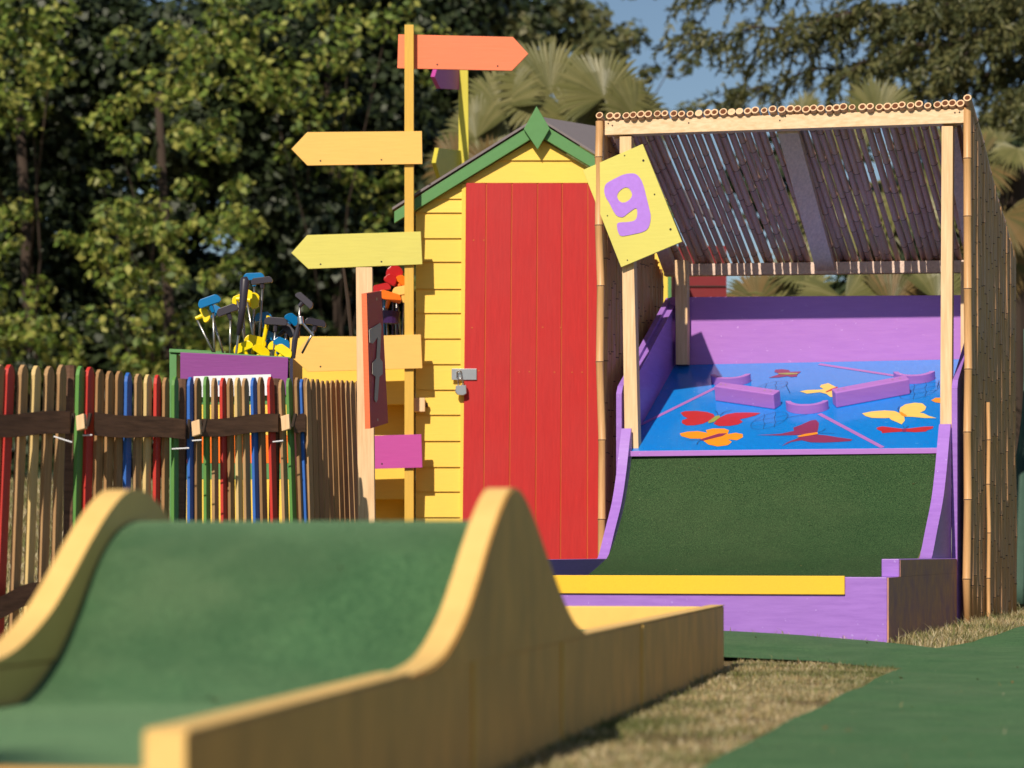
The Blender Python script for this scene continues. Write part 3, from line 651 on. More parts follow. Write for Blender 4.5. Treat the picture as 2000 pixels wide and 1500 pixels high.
# bargeboards
mb = MB(); mb.prism(pq([(770, 413), (1046, 238), (1046, 266), (770, 436)], SY-.035), (0, .025, 0)); obj('bargeboard', mb, M['green'], shed, .002)
mb = MB(); mb.prism(pq([(1054, 238), (1330, 408), (1330, 432), (1054, 266)], SY-.033), (0, .025, 0)); obj('bargeboard', mb, M['green'], shed, .002)
mb = MB(); mb.prism(pq([(1048, 207), (1074, 251), (1050, 292), (1023, 252)], SY-.058), (0, .022, 0)); obj('finial', mb, M['green'], shed, .002)
bk = lambda x, y: W(x, y, SY+1.5)
mb = MB()
F1, F2, F3 = W(1050, 232, SY-.045), W(1336, 410, SY-.045), W(766, 410, SY-.045)
B1, B2, B3 = bk(1182, 254), bk(1420, 440), bk(880, 440)
mb.prism([F1, F2, B2, B1], (0, 0, .012)); mb.prism([F1, B1, B3, F3], (0, 0, .012)); obj('roof', mb, M['felt'], shed)
wb = MB(); wb.prism(rect(809, 777, 830, 804, SY-.06), (0, .058, 0)); o = obj('latch_block', wb, M['pine'], shed, .002)
mb = MB(); mb.tube([W(831, 791, SY-.02), W(836, 791, SY-.02)], [.012, .010], 10); obj('knob', mb, M['rail'], o)

# =============== SIGNPOSTS ===============
PY = SY-.13
sp = thing('signpost', 'tall ochre post with five blank arrow boards before the yellow shed', 'signpost', W(799, 1195, PY))
mb = MB(); mb.prism(rect(790, 48, 808, 1198, PY), (0, .045, 0)); obj('post', mb, M['post_ora'], sp, .002)
def signb(pts, m_, Y, screws, th=.014, par=sp):
    mb = MB(); mb.prism(pq(pts, Y), (0, th, 0)); o = obj('arrow_board', mb, m_, par, .0015)
    mb = MB()
    for x, y in screws: mb.sheet(disc(W(x, y, Y-.0008), .0042))
    if screws: obj('screws', mb, M['hole'], o, fix=False)
signb([(778, 67), (1002, 72), (1032, 105), (1000, 138), (776, 133)], M['coral'], PY+.047, [(854, 126), (972, 129)])
signb([(600, 258), (824, 256), (825, 320), (600, 323), (569, 291)], M['ora'], PY-.016, [(626, 314), (745, 312)])
signb([(600, 459), (822, 452), (825, 516), (602, 525), (569, 494)], M['lime'], PY-.016, [(626, 516), (745, 511)])
signb([(601, 660), (822, 653), (825, 719), (601, 726), (569, 697)], M['ora'], PY-.016, [(626, 716)])
signb([(601, 855), (823, 848), (825, 913), (601, 919), (569, 888)], M['mag'], PY-.016, [(746, 906)])
sp2 = thing('signpost', 'leaning lime post with purple and olive arrow boards behind the shed', 'signpost', W(907, 330, 14.6)*1.0)
sp2.location.z = gz(0, 14.6)
mb = MB(); mb.prism(pq([(895, 105), (914, 105), (921, 1160), (899, 1160)], 14.6), (0, .05, 0)); obj('post', mb, M['post_lime'], sp2, .002)
def obl(pts, m_, m2, Y):     # board turned away: nearly edge-on, so it recedes in depth
    a = [W(px, py, Y+dy) for px, py, dy in pts]; e1 = (a[1]-a[0]); nrm = Vector((-.96, -.25, 0)).normalized()
    mb = MB(); mb.prism(a, Vector((-.022, -.004, 0))); obj('arrow_board', mb, m_, sp2, .001)
obl([(855, 130, -.42), (897, 128, .0), (897, 175, .0), (860, 173, -.40), (849, 150, -.5)], M['mag'], None, 14.6)
obl([(857, 289, -.42), (900, 294, .0), (900, 352, .0), (861, 350, -.40), (851, 318, -.5)], M['post_lime'], None, 14.6)
# post with number 7 seen edge-on
QY = 9.85
s7 = thing('number_sign', 'red board with grey number 7 seen nearly edge on, on a pale wooden post', 'sign', W(716, 1210, QY))
mb = MB(); mb.prism(pq([(695, 522), (727, 522), (734, 1215), (701, 1215)], QY), (0, .055, 0)); obj('post', mb, M['pine'], s7, .002)
a = W(716.5, 573, 9.70); b_ = W(745, 568, 9.93); c = W(758, 826, 9.93); d = W(723.5, 837, 9.70)
n7 = Vector((.055, .23, 0)).cross(d-a).normalized()
if n7.y > 0: n7 = -n7
b_ = hit(745, 568, a, n7); c = hit(758, 826, a, n7)
mb = MB(); mb.prism([a, b_, c, d], -n7*.020); obj('board', mb, M['sign_shaded'], s7)
e = n7*.0
mb = MB(); mb.prism([a-(b_-a).normalized()*.002, a-(b_-a).normalized()*.002-n7*.020, d-(c-d).normalized()*.002-n7*.020, d-(c-d).normalized()*.002], (b_-a).normalized()*.0015); obj('lit_board_edge', mb, M['edge_lit'], s7)
sev = [(115, 400), (175, 362), (181, 380), (173, 555), (188, 575), (188, 640), (170, 655), (161, 780), (153, 795), (144, 780), (150, 655), (132, 640), (132, 580), (155, 555), (161, 440), (135, 475), (118, 470)]
mb = MB(); mb.prism([hit(680+.36*x, 500+.36*y, a+n7*.004, n7) for x, y in sev], -n7*.0018); obj('number', mb, M['greynum'], s7)
mb = MB()
for x, y in ((736, 584), (738, 820)):
    p = hit(x, y, a+n7*.0008, n7); t1 = (b_-a).normalized(); t2 = (d-a).normalized(); mb.sheet([p+(t1*math.cos(q)+t2*math.sin(q))*.006 for q in [k*math.pi/4 for k in range(8)]])
obj('screws', mb, M['screw'], s7, fix=False)

# =============== PICKET FENCE ===============
fence = thing('picket_fence', 'wavy picket fence with red, green, blue, cream and bare wood pickets', 'fence', (-1.2, 8.6, gz(-1, 8.6)))
FZ = [(-30, 212), (0, 570), (50, 570), (122, 570), (190, 568), (258, 570), (322, 567), (368, 570), (420, 577), (468, 580), (520, 589), (572, 595), (622, 603), (668, 607), (720, 612), (770, 615), (820, 623), (863, 629), (912, 630), (950, 640), (992, 628), (1030, 630), (1075, 633), (1117, 636), (1162, 632), (1198, 632), (1238, 632), (1277, 632), (1322, 628), (1358, 628), (1408, 628), (1435, 638), (1466, 642), (1505, 638), (1547, 638), (1572, 640), (1590, 638)]
cols = 'ttrtcttxgrtttbtcrtgxbtgtrtctbtrxtgtbt'
def fy(px): return 8.0+1.35*(px/595)
def picket(px, pyt, dxb, Y, ang, wd, th, m_, bot=None):
    a = W(px, pyt, Y); zb = gz(a.x, Y)+.02; pyb = HY+(CH-zb)*FP/Y; b_ = W(px+dxb*(pyb-pyt)/345, pyb, Y)
    f = Vector((math.cos(ang), math.sin(ang), 0)); t = Vector((math.sin(ang), -math.cos(ang), 0))    # f: along the wide face
    mb = MB(); up = (a-b_).normalized(); h = (a-b_).length
    prof = [(-wd/2, 0), (wd/2, 0), (wd/2, h-.03), (wd*.38, h-.012), (wd*.12, h), (-wd*.12, h), (-wd*.38, h-.012), (-wd/2, h-.03)]
    mb.prism([b_+f*x+up*y-t*th/2 for x, y in prof], t*th); return obj('picket', mb, m_, fence, .0015)
for i, ((zx, zy), cc) in enumerate(zip(FZ, cols)):
    if i == 0: continue
    px = zx*.375; py = 500+zy*.375
    lean = -15+ (18*min(1, zx/1160.)) if zx < 1160 else 3+10*(zx-1160)/430
    if cc == 'x':
        a = W(px, py, fy(px)+.03); mb = MB(); zb = gz(a.x, a.y)
        mb.tube([a, Vector((a.x-.01, a.y, zb))], .018, 8); obj('fence_post', mb, M['rail'], fence, .002); continue
    tt = min(1, max(0, px/400)); picket(px, py+random.uniform(-2, 2), lean, fy(px), R(76+random.uniform(-3, 3)), .054-.008*tt, .0140-.0035*tt, random.choice(WOODS[cc]))
for i in range(12):
    px = 601+i*9.6; py = 741+i*.35+random.uniform(-1.5, 1.5); Y = 9.35+i*.085
    picket(px, py, 9+i*.4, Y, R(81+random.uniform(-2, 2)),   .062, .0065, random.choice(WOODS['t']))
# rails: dark brown stands in for the shade on their faces
def rail(P, h0, h1, dY=-.045):
    A, B = P; K = 8; tops = []; bots = []
    for k in range(K+1):
        t = k/K; px = (A[0]+(B[0]-A[0])*t)*.375; zt = A[1]+(B[1]-A[1])*t+6*math.sin(t*math.pi*2); hh = h0+(h1-h0)*t
        Y = fy(px)+dY; tops.append(W(px, 500+.375*zt, Y)); bots.append(W(px, 500+.375*(zt+hh), Y))
    mb = MB(); n_ = K+1; bk_ = Vector((0, .016, 0)); vs = tops+bots+[p+bk_ for p in tops]+[p+bk_ for p in bots]
    fs = []
    for k in range(K): fs += [[k, k+1, n_+k+1, n_+k], [2*n_+k, 3*n_+k, 3*n_+k+1, 2*n_+k+1], [k, 2*n_+k, 2*n_+k+1, k+1], [n_+k, n_+k+1, 3*n_+k+1, 3*n_+k]]
    fs += [[0, n_, 3*n_, 2*n_], [K, 2*n_+K, 3*n_+K, n_+K]]
    mb.add(vs, fs); obj('rail', mb, M['rail'], fence)
rail(((-60, 824), (362, 808)), 118, 118); rail(((492, 812), (960, 852)), 122, 102); rail(((1045, 848), (1448, 822)), 92, 95); rail(((1532, 822), (1592, 826)), 95, 95)
rail(((-60, 1792), (170, 1700)), 118, 110)
rail(((170, 1700), (700, 1640)), 105, 100)
rail(((700, 1640), (1500, 1560)), 100, 90)
for zx, zy in ((418, 828), (1020, 858), (1486, 830)):
    px = zx*.375; mb = MB(); mb.prism([W(px+a, 500+.375*zy+b_, fy(px)-.075) for a, b_ in ((-9, 2), (7, -3), (9, 26), (-7, 31))], (0, .05, 0)); obj('block', mb, M['pine'], fence, .002)
    mb = MB(); mb.tube([W(px-16, 500+.375*(zy+95), fy(px)-.06), W(px-13, 500+.375*(zy-8), fy(px)-.06)], .006, 6); mb.tube([W(px+14, 500+.375*(zy+60), fy(px)-.06), W(px+20, 500+.375*(zy-10), fy(px)-.06)], .006, 6); obj('hook', mb, M['bark'], fence)
for (x0, y0, x1, y1) in ((280, 940, 375, 970), (430, 935, 480, 932), (895, 1005, 985, 1000), (1000, 962, 1050, 958), (1420, 968, 1475, 962)):
    mb = MB(); Y = fy(x0*.375)-.05; mb.tube([W(.375*x0, 500+.375*y0, Y), W(.375*x1, 500+.375*y1, Y)], .0024, 6); obj('cable_tie', mb, M['white'], fence)

# =============== CLUB CABINETS ===============
cab = thing('club_cabinet', 'green and purple cabinet full of minigolf putters behind the fence', 'cabinet', W(450, 1150, 11.2))
CY = 11.0
mb = MB(); mb.prism(pq([(331, 690), (345, 690), (345, 1180), (331, 1180)], CY), (0, .5, 0)); obj('side_wall', mb, M['green'], cab, .002)
mb = MB(); mb.prism([W(330, 680, CY), W(345, 689, CY), W(349, 689, CY), W(567, 697, CY), W(560, 690, CY+.45), W(378, 678, CY+.45)], (0, 0, -.012)) if False else mb.prism([W(330, 683, CY-.01), W(566, 697, CY-.01), W(566, 701, CY-.01), W(330, 688, CY-.01)], (0, .10, 0)); obj('rim', mb, M['green'], cab, .002)
mb = MB(); mb.prism([W(331, 681, CY+.42), W(440, 686, CY+.42), W(440, 720, CY+.42), W(331, 720, CY+.42)], (0, .02, 0)); obj('back_wall', mb, M['green'], cab)
mb = MB(); mb.prism(pq([(352, 688), (563, 698), (561, 772), (352, 772)], CY-.03), (0, .02, 0)); obj('front_panel', mb, M['cabpur'], cab, .002)
mb = MB(); mb.prism(pq([(378, 735), (529, 731), (530, 772), (378, 776)], CY-.045), (0, .006, 0)); obj('notice_sheet', mb, M['white'], cab)
mb = MB(); mb.prism(pq([(426, 743), (429, 743), (429, 752), (426, 752)], CY-.047), (0, .001, 0)); obj('blue_mark', mb, M['cblue'], cab)
for y0, y1, mm in ((772, 790, 'green'), (790, 850, 'yellow'), (850, 905, 'ora'), (905, 936, 'green'), (936, 1180, 'yellow')):
    mb = MB(); mb.prism(rect(346, y0+.3, 566, y1-.3, CY-.02), (0, .04, 0)); obj('front_board', mb, {'ora': M['cora']}.get(mm, M[mm]), cab, .001)
mb = MB(); mb.prism(rect(566, 700, 572, 1180, CY-.02), (0, .5, 0)); obj('side_wall', mb, M['ink'], cab)
cab2 = thing('club_cabinet', 'yellow cabinet beside the shed with red and orange putters', 'cabinet', W(680, 1150, 12.7))
DY = 12.55
for (x0, y0, x1, y1, mm) in ((566, 657, 806, 790, 'yellow'), (566, 850, 806, 975, 'yellow'), (566, 790, 606, 850, 'yellow')):
    mb = MB(); mb.prism(rect(x0, y0, x1, y1, DY), (0, .03, 0)); obj('front_board', mb, M[mm], cab2, .002)
mb = MB(); mb.prism(rect(567, 690, 806, 1170, DY+.22), (0, .02, 0)); obj('inner_board', mb, M['yellow'], cab2)
for x in (567, 800): mb = MB(); mb.prism(rect(x, 662, x+5, 1170, DY+.031), (0, .4, 0)); obj('side_wall', mb, M['yellow'], cab2)
# putters
def stadium(c, ex, ez, L, h, K=6, arch_=.0):
    P = []
    for k in range(K+1): t = R(-90+180*k/K); P.append((L/2-h/2+math.cos(t)*h/2, math.sin(t)*h/2))
    for k in range(K+1): t = R(90+180*k/K); P.append((-L/2+h/2+math.cos(t)*h/2, math.sin(t)*h/2))
    return [c+ex*x+ez*(y-arch_*(x/L*2)**2) for x, y in P]
def putter(hx, hy, ang, mt, bx, by, Y, L=46, h=17, lab='', loc='', arch_=.012, shaft='steel', grp='putters standing in the club cabinets'):
    s = Y/FP; c = W(hx, hy, Y); a = R(ang); ex = Vector((math.cos(a), random.uniform(-.25, .25), -math.sin(a))).normalized(); ez = Vector((math.sin(a), 0, math.cos(a)))
    t = thing('putter', lab, 'golf club', W(bx, by, Y+.02), grp)
    mb = MB(); mb.prism([p-Vector((0, .014, 0)) for p in stadium(c, ex, ez, L*s, h*s, 6, arch_)], (0, .028, 0)); hd = obj('head', mb, M[mt], t, .004, smooth=False)
    nk = c-ez*(h*s*1.5); mb = MB(); mb.tube([c-ez*h*s*.3, nk], [.011, .0085], 8); obj('neck', mb, M[mt], hd)
    mb = MB(); mb.tube([nk+ez*.004, W(bx, by, Y+.02)], .005, 7); obj('shaft', mb, M[shaft], t, smooth=True)
PL = [(408, 586, -20, 'cblue', 420, 720, 11.12, 46, 17, 'blue headed putter leaning out at the far left of the cabinet'),
      (403, 614, 68, 'cyel', 432, 720, 11.16, 30, 15, 'yellow headed putter just under the leftmost blue one'),
      (443, 603, -20, 'black', 449, 720, 11.08, 44, 15, 'black headed putter right of the leftmost blue one'),
      (425, 604, 30, 'cblue', 445, 720, 11.22, 30, 14, 'blue putter head half hidden behind the left black one'),
      (496, 538, -2, 'cblue', 494, 720, 11.20, 42, 14, 'blue headed putter highest of all in the cabinet'),
      (511, 545, -6, 'black', 502, 720, 11.12, 44, 12, 'black headed putter just under the highest blue one'),
      (466, 583, -24, 'cyel', 480, 720, 11.18, 30, 16, 'small yellow putter head left of the upright black grip'),
      (488, 583, 88, 'cyel', 487, 720, 11.14, 36, 18, 'yellow putter head standing on end below the highest blue one'),
      (501, 588, 96, 'cyel', 505, 720, 11.10, 32, 14, 'narrow yellow putter head right of the upright black grip'),
      (514, 617, -8, 'cblue', 520, 720, 11.20, 34, 16, 'blue putter head above the yellow leaning handle'),
      (539, 625, 4, 'black', 532, 720, 11.08, 46, 15, 'wide black headed putter in the middle of the cabinet'),
      (563, 640, 50, 'black', 553, 720, 11.14, 40, 16, 'steeply tilted black putter head behind the wide black one'),
      (572, 622, 38, 'cblue', 560, 720, 11.2, 30, 17, 'blue putter head beside the silver coloured neck'),
      (530, 655, 26, 'cblue', 540, 720, 11.16, 34, 15, 'low blue putter head under the wide black one'),
      (552, 668, 22, 'cblue', 548, 720, 11.06, 34, 17, 'lowest blue putter head at the right of the cabinet'),
      (474, 676, -22, 'cyel', 468, 730, 11.06, 42, 17, 'yellow putter head lowest at the left over the purple panel'),
      (500, 664, 14, 'cyel', 495, 730, 11.12, 44, 19, 'yellow putter head lying behind the lowest left one'),
      (513, 684, 36, 'cyel', 505, 730, 11.03, 38, 18, 'tilted yellow putter head in the middle over the purple panel'),
      (540, 674, 4, 'cyel', 535, 730, 11.1, 34, 17, 'yellow putter head behind the lowest right one'),
      (556, 684, 34, 'cyel', 545, 730, 11.02, 38, 18, 'yellow putter head lowest at the right over the purple panel'),
      (597, 584, 41, 'black', 583, 660, 11.1, 42, 13, 'black headed putter tilted steeply at the far right'),
      (617, 627, 10, 'black', 590, 690, 11.14, 42, 13, 'low black headed putter at the far right of the group')]
for p in PL: putter(*p[:9], lab=p[9])
PR = [(770, 530, -10, 'cred', 772, 720, 12.75, 34, 22, 'red putter head highest beside the ochre post'),
      (764, 545, 30, 'cred', 764, 720, 12.72, 26, 20, 'red putter head just under the highest red one'),
      (744, 560, -12, 'cred', 752, 720, 12.7, 38, 14, 'red putter head at the left above the number 7 board'),
      (762, 577, 16, 'cora', 757, 720, 12.66, 48, 17, 'orange putter head lowest beside the ochre post'),
      (785, 566, -10, 'ora', 783, 720, 12.7, 40, 17, 'pale orange putter head touching the ochre post'),
      (788, 548, 40, 'cora', 788, 720, 12.74, 30, 16, 'orange putter head half behind the ochre post')]
for p in PR: putter(*p[:9], lab=p[9], grp='red and orange putters by the shed')
for x in (751, 768, 777): 
    mb = MB(); mb.tube([W(x, 580, 12.69), W(x-2, 720, 12.69)], .005, 6); single('putter', mb, M['cblue' if x == 751 else 'cpur'], {751: 'thin blue shaft left of the dark purple cup', 768: 'thin dark shaft behind the dark purple cup', 777: 'thin dark shaft between purple cup and ochre post'}[x], 'golf club', 'red and orange putters by the shed')
mb = MB(); mb.tube([W(763, 608, 12.6), W(762, 632, 12.6)], [.048, .040], 14); single('cup', mb, M['cpur'], 'dark purple plastic cup among the shafts beside the ochre post', 'cup', smooth=False)
t = thing('putter', 'upside down putter whose thick black grip sticks up among the heads', 'golf club', W(458, 720, 11.04))
mb = MB(); mb.tube([W(477, 541, 11.0), W(478, 548, 11.0), W(474, 600, 11.0), W(466, 655, 11.0)], [.012, .019, .015, .011], 10); obj('grip', mb, M['black'], t, smooth=True)
mb = MB(); mb.tube([W(466, 655, 11.0), W(456, 730, 11.0)], .005, 8); obj('shaft', mb, M['steel'], t)
t = thing('putter', 'silver necked iron crossing between the black heads at the right', 'golf club', W(575, 700, 11.05))
mb = MB(); mb.tube([W(586, 626, 11.02), W(576, 664, 11.02), W(572, 700, 11.02)], [.008, .012, .01], 8); obj('grip', mb, M['black'], t)
mb = MB(); mb.tube([W(588, 628, 11.0), W(612, 656, 11.0)], .006, 8); obj('shaft', mb, M['metal'], t)
mb = MB(); mb.tube([W(586, 618, 11.0), W(588, 634, 11.0)], [.012, .013], 10); obj('ferrule', mb, M['metal'], t, .003)
mb = MB(); mb.tube([W(525, 617, 11.12), W(508, 700, 11.12)], [.010, .007], 8); single('handle', mb, M['cyel'], 'slanting yellow handle rising beside the low yellow putter heads', 'handle')
mb = MB(); mb.tube([W(668, 500, 12.9), W(680, 590, 12.9), W(690, 700, 12.9)], [.006, .011, .008], 7); single('umbrella_pole', mb, M['bark'], 'thin dark brown pole leaning under the lime arrow board', 'pole')  # thin dark pole of an umbrella

# neighbour huts behind the shelter
hut = thing('hut', 'yellow hut corner with green trim glimpsed past the shelter screen', 'hut', W(1290, 1160, 16))
mb = MB(); mb.prism(rect(1215, 380, 1304, 1160, 16), (0, 1.2, 0)); obj('wall', mb, M['yellow'], hut)
mb = MB(); mb.prism(rect(1304.3, 380, 1311, 1160, 15.98), (0, .08, 0)); obj('corner_trim', mb, M['green'], hut)
hut2 = thing('hut', 'dark red hut wall seen above the purple back board', 'hut', W(1380, 1150, 17))
mb = MB(); mb.prism(rect(1325, 480, 1419, 1150, 17), (0, 1.0, 0)); obj('wall', mb, paint('dark_red_hut_paint', (.20, .012, .018), .6), hut2)
for y in (520, 558, 600): mb = MB(); mb.prism(rect(1326, y, 1418, y+2, 16.99), (0, .008, 0)); obj('board_gap', mb, M['hole'], hut2)
# tarp at the right edge
mb = MB(); cols_, rows_ = 46, 14; V = []
for j in range(rows_+1):
    for i in range(cols_+1):
        t = i/cols_; s_ = j/rows_; x = 2.42-.16*s_*(1 if i < 12 else 0)*(1-i/12)+t*2.1; z = CH+1.0-1.25*s_
        top = .10*math.sin(t*3+.5) if j == 0 else 0
        V.append((x+.03*math.sin(s_*5+i), 12.6+.07*math.sin(t*30+s_*2)*(.5+s_)+.04*math.sin(t*67)-.25*s_, z+top*(1-s_)+.04*math.sin(t*9)*(1-s_)))
mb.add(V, [[j*(cols_+1)+i, j*(cols_+1)+i+1, (j+1)*(cols_+1)+i+1, (j+1)*(cols_+1)+i] for j in range(rows_) for i in range(cols_)])
mb2 = MB(); mb2.v = list(mb.v); mb2.f = mb.f; mb2.m = mb.m
o = single('tarpaulin', mb2, M['tarp'], 'dark green tarpaulin hanging in folds at the right edge', 'tarpaulin', smooth=True, fix=False)
sd = o.modifiers.new('Solidify', 'SOLIDIFY'); sd.thickness = .004
mb = MB(); mb.prism([Vector((2.48, 12.7, gz(2.5, 12.7))), Vector((4.4, 12.7, gz(2.5, 12.7))), Vector((4.4, 12.7, .14)), Vector((2.48, 12.7, .14))], (0, .6, 0)); single('timber_frame', mb, M['rail'], 'brown timber base showing under the green tarpaulin', 'frame')

# =============== VEGETATION ===============
import numpy as np
rng = np.random.default_rng(5)
def leaf_mesh(name, P, Nn, size, mat, parent=None, asp=.6, fold=True):
    # P (n,3) centres, Nn (n,3) normals; makes a four-vertex pointed leaf at every centre
    n = len(P); a = rng.normal(size=(n, 3)); t = np.cross(Nn, a); t /= np.linalg.norm(t, axis=1, keepdims=True)+1e-9; s = np.cross(Nn, t); s /= np.linalg.norm(s, axis=1, keepdims=True)+1e-9
    L = (size*rng.uniform(.6, 1.3, n))[:, None]
    V = np.stack([P-t*L, P+s*L*asp-t*L*.1+Nn*L*.15, P+t*L, P-s*L*asp-t*L*.1+Nn*L*.15], 1).reshape(-1, 3)
    me = bpy.data.meshes.new(name); me.vertices.add(4*n); me.vertices.foreach_set('co', V.astype(np.float32).ravel())
    me.loops.add(4*n); me.loops.foreach_set('vertex_index', np.arange(4*n, dtype=np.int32)); me.polygons.add(n)
    me.polygons.foreach_set('loop_start', np.arange(0, 4*n, 4, dtype=np.int32)); me.polygons.foreach_set('loop_total', np.full(n, 4, dtype=np.int32))
    me.materials.append(mat); me.update(calc_edges=True); me.validate()
    o = bpy.data.objects.new(name, me); C.objects.link(o)
    if parent is not None: o.parent = parent
    return o
def clumps(cs, rs, per):
    P = []; Nn = []
    for c, r in zip(cs, rs):
        k = int(per*r*r*30)+20; d = rng.normal(size=(k, 3)); d /= np.linalg.norm(d, axis=1, keepdims=True)
        rad = rng.uniform(.55, 1.05, k)[:, None]; P.append(np.array(c)+d*rad*r*np.array([1, .9, .75])); q = d*.9+rng.normal(size=(k, 3))*.55+np.array([0, -.15, .5]); Nn.append(q/np.linalg.norm(q, axis=1, keepdims=True))
    return np.concatenate(P), np.concatenate(Nn)
def tree(name, label, cat, px, Y, trunk_h, tr, clump_px, mat, lsize, per=14, back=None, group=None, asp=.6, seed=0):
    base = Vector(((px-1000)/FP*Y, Y, gz(0, Y))); t = thing(name, label, cat, base, group)
    mb = MB(); pts = [base+Vector((0, 1.3, 0)), base+Vector((.1, 1.2, trunk_h*.4)), base+Vector((-.1, 1.2, trunk_h))]; mb.tube(pts, [tr, tr*.8, tr*.45], 9)
    random.seed(seed+1)
    cs = []; rs = []
    for (x, y, dy, r) in clump_px:
        YY = Y+dy*1.4; s = YY/FP; c = W(x, y, YY)-base; cs.append(tuple(c)); rs.append(r*s)
    for c, r in list(zip(cs, rs))[::max(1, len(cs)//7)]:
        st = Vector((0, 1.2, min(trunk_h, max(.4, c[2]*random.uniform(.3, .8))))); e = Vector(c); m1 = st.lerp(e, .5)+Vector((random.uniform(-.2, .2), random.uniform(-.1, .2), random.uniform(-.1, .25)))
        mb.tube([base+st, base+m1, base+e], [tr*.22, tr*.14, tr*.06], 6)
    obj('trunk', mb, M['bark'], t, smooth=True)
    P, Nn = clumps(cs, rs, per); leaf_mesh('crown', P, Nn, lsize, mat, t, asp)
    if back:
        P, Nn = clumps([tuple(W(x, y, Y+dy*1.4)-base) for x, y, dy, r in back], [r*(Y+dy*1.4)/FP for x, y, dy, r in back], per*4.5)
        leaf_mesh('inner_foliage', P, Nn, lsize*1.15, M['leaf_shaded'], t, .8)
    return t
def scat(n, x0, x1, y0, y1, d0, d1, r0, r1, fn=None, seed=1):
    rr = random.Random(seed); o = []
    while len(o) < n:
        x = rr.uniform(x0, x1); y = rr.uniform(y0, y1)
        if fn and not fn(x, y): continue
        o.append((x, y, rr.uniform(d0, d1), rr.uniform(r0, r1)))
    return o
# the big leafy tree on the left, its foliage hanging almost to the ground
def fnL(x, y): return not (x > 500 and y > 330) and not (0 < x < 110 and 270 < y < 620)
big = scat(52, 120, 520, 60, 720, -1.2, .8, 22, 58, fnL, 3)+scat(36, 180, 500, 380, 760, -1.6, -.4, 20, 50, None, 4)
bk1 = scat(10, 280, 460, 230, 440, 1.5, 2.5, 60, 90, None, 54)+scat(14, -60, 620, 860, 1060, .5, 1.5, 70, 100, None, 51)+scat(44, 60, 620, 0, 800, 2.0, 3.0, 110, 160, None, 5)
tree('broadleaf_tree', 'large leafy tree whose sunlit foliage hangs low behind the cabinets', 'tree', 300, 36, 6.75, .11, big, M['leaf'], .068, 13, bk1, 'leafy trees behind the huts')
big2 = scat(32, -120, 110, -60, 260, -1, .6, 36, 66, None, 6)+scat(20, -60, 120, 560, 760, -.6, .6, 26, 50, None, 16)+scat(8, -80, 60, 380, 520, 0, .8, 24, 40, None, 17)
bk2 = scat(8, -160, 160, 860, 1060, .5, 1.5, 80, 110, None, 53)+scat(24, -160, 160, -60, 820, 2.0, 3.0, 110, 160, None, 7)
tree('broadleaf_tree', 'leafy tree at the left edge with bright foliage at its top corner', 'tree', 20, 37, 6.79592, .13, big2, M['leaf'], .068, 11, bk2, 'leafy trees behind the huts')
big3 = scat(30, 430, 860, -40, 190, -.8, .8, 30, 60, None, 8)+scat(20, 520, 700, 190, 330, 0, 1, 22, 40, None, 9)+scat(22, 640, 840, 330, 560, .5, 1.2, 22, 40, None, 19)
bk3 = scat(8, 520, 900, 860, 1060, 1, 2, 80, 110, None, 52)+scat(40, 500, 900, -60, 820, 2.0, 3.2, 100, 150, None, 10)
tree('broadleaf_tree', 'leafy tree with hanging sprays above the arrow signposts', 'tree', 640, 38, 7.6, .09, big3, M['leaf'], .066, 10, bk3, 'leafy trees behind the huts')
big4 = scat(34, 860, 1180, -60, 140, 0, 1.5, 30, 55, None, 11)+scat(28, 1130, 1420, -40, 240, 2, 5, 22, 42, lambda x, y: not (1340 < x < 1420 and 90 < y < 160), 12)
bk4 = scat(14, 840, 1120, -60, 640, 3, 4, 90, 140, None, 13)+scat(6, 1130, 1300, 20, 330, 6, 8, 34, 52, None, 14)+scat(12, 1150, 2050, 330, 700, 5, 7, 110, 150, None, 15)
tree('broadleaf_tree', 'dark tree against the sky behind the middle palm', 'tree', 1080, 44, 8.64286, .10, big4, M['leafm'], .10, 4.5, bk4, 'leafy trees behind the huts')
big5 = scat(34, 1880, 2080, 330, 640, 0, 1, 34, 60, None, 21)+scat(3, 1740, 1880, 120, 200, 2, 3, 24, 40, None, 22)
bk5 = scat(20, 1600, 2150, 230, 1000, 2.5, 3.5, 90, 130, lambda x, y: x > 1850 or y > 300, 23)
tree('broadleaf_tree', 'dark leafy tree beyond the right bamboo screen', 'tree', 1990, 36, 4.98462, .10, big5, M['leafm'], .09, 5, bk5, 'leafy trees behind the huts')

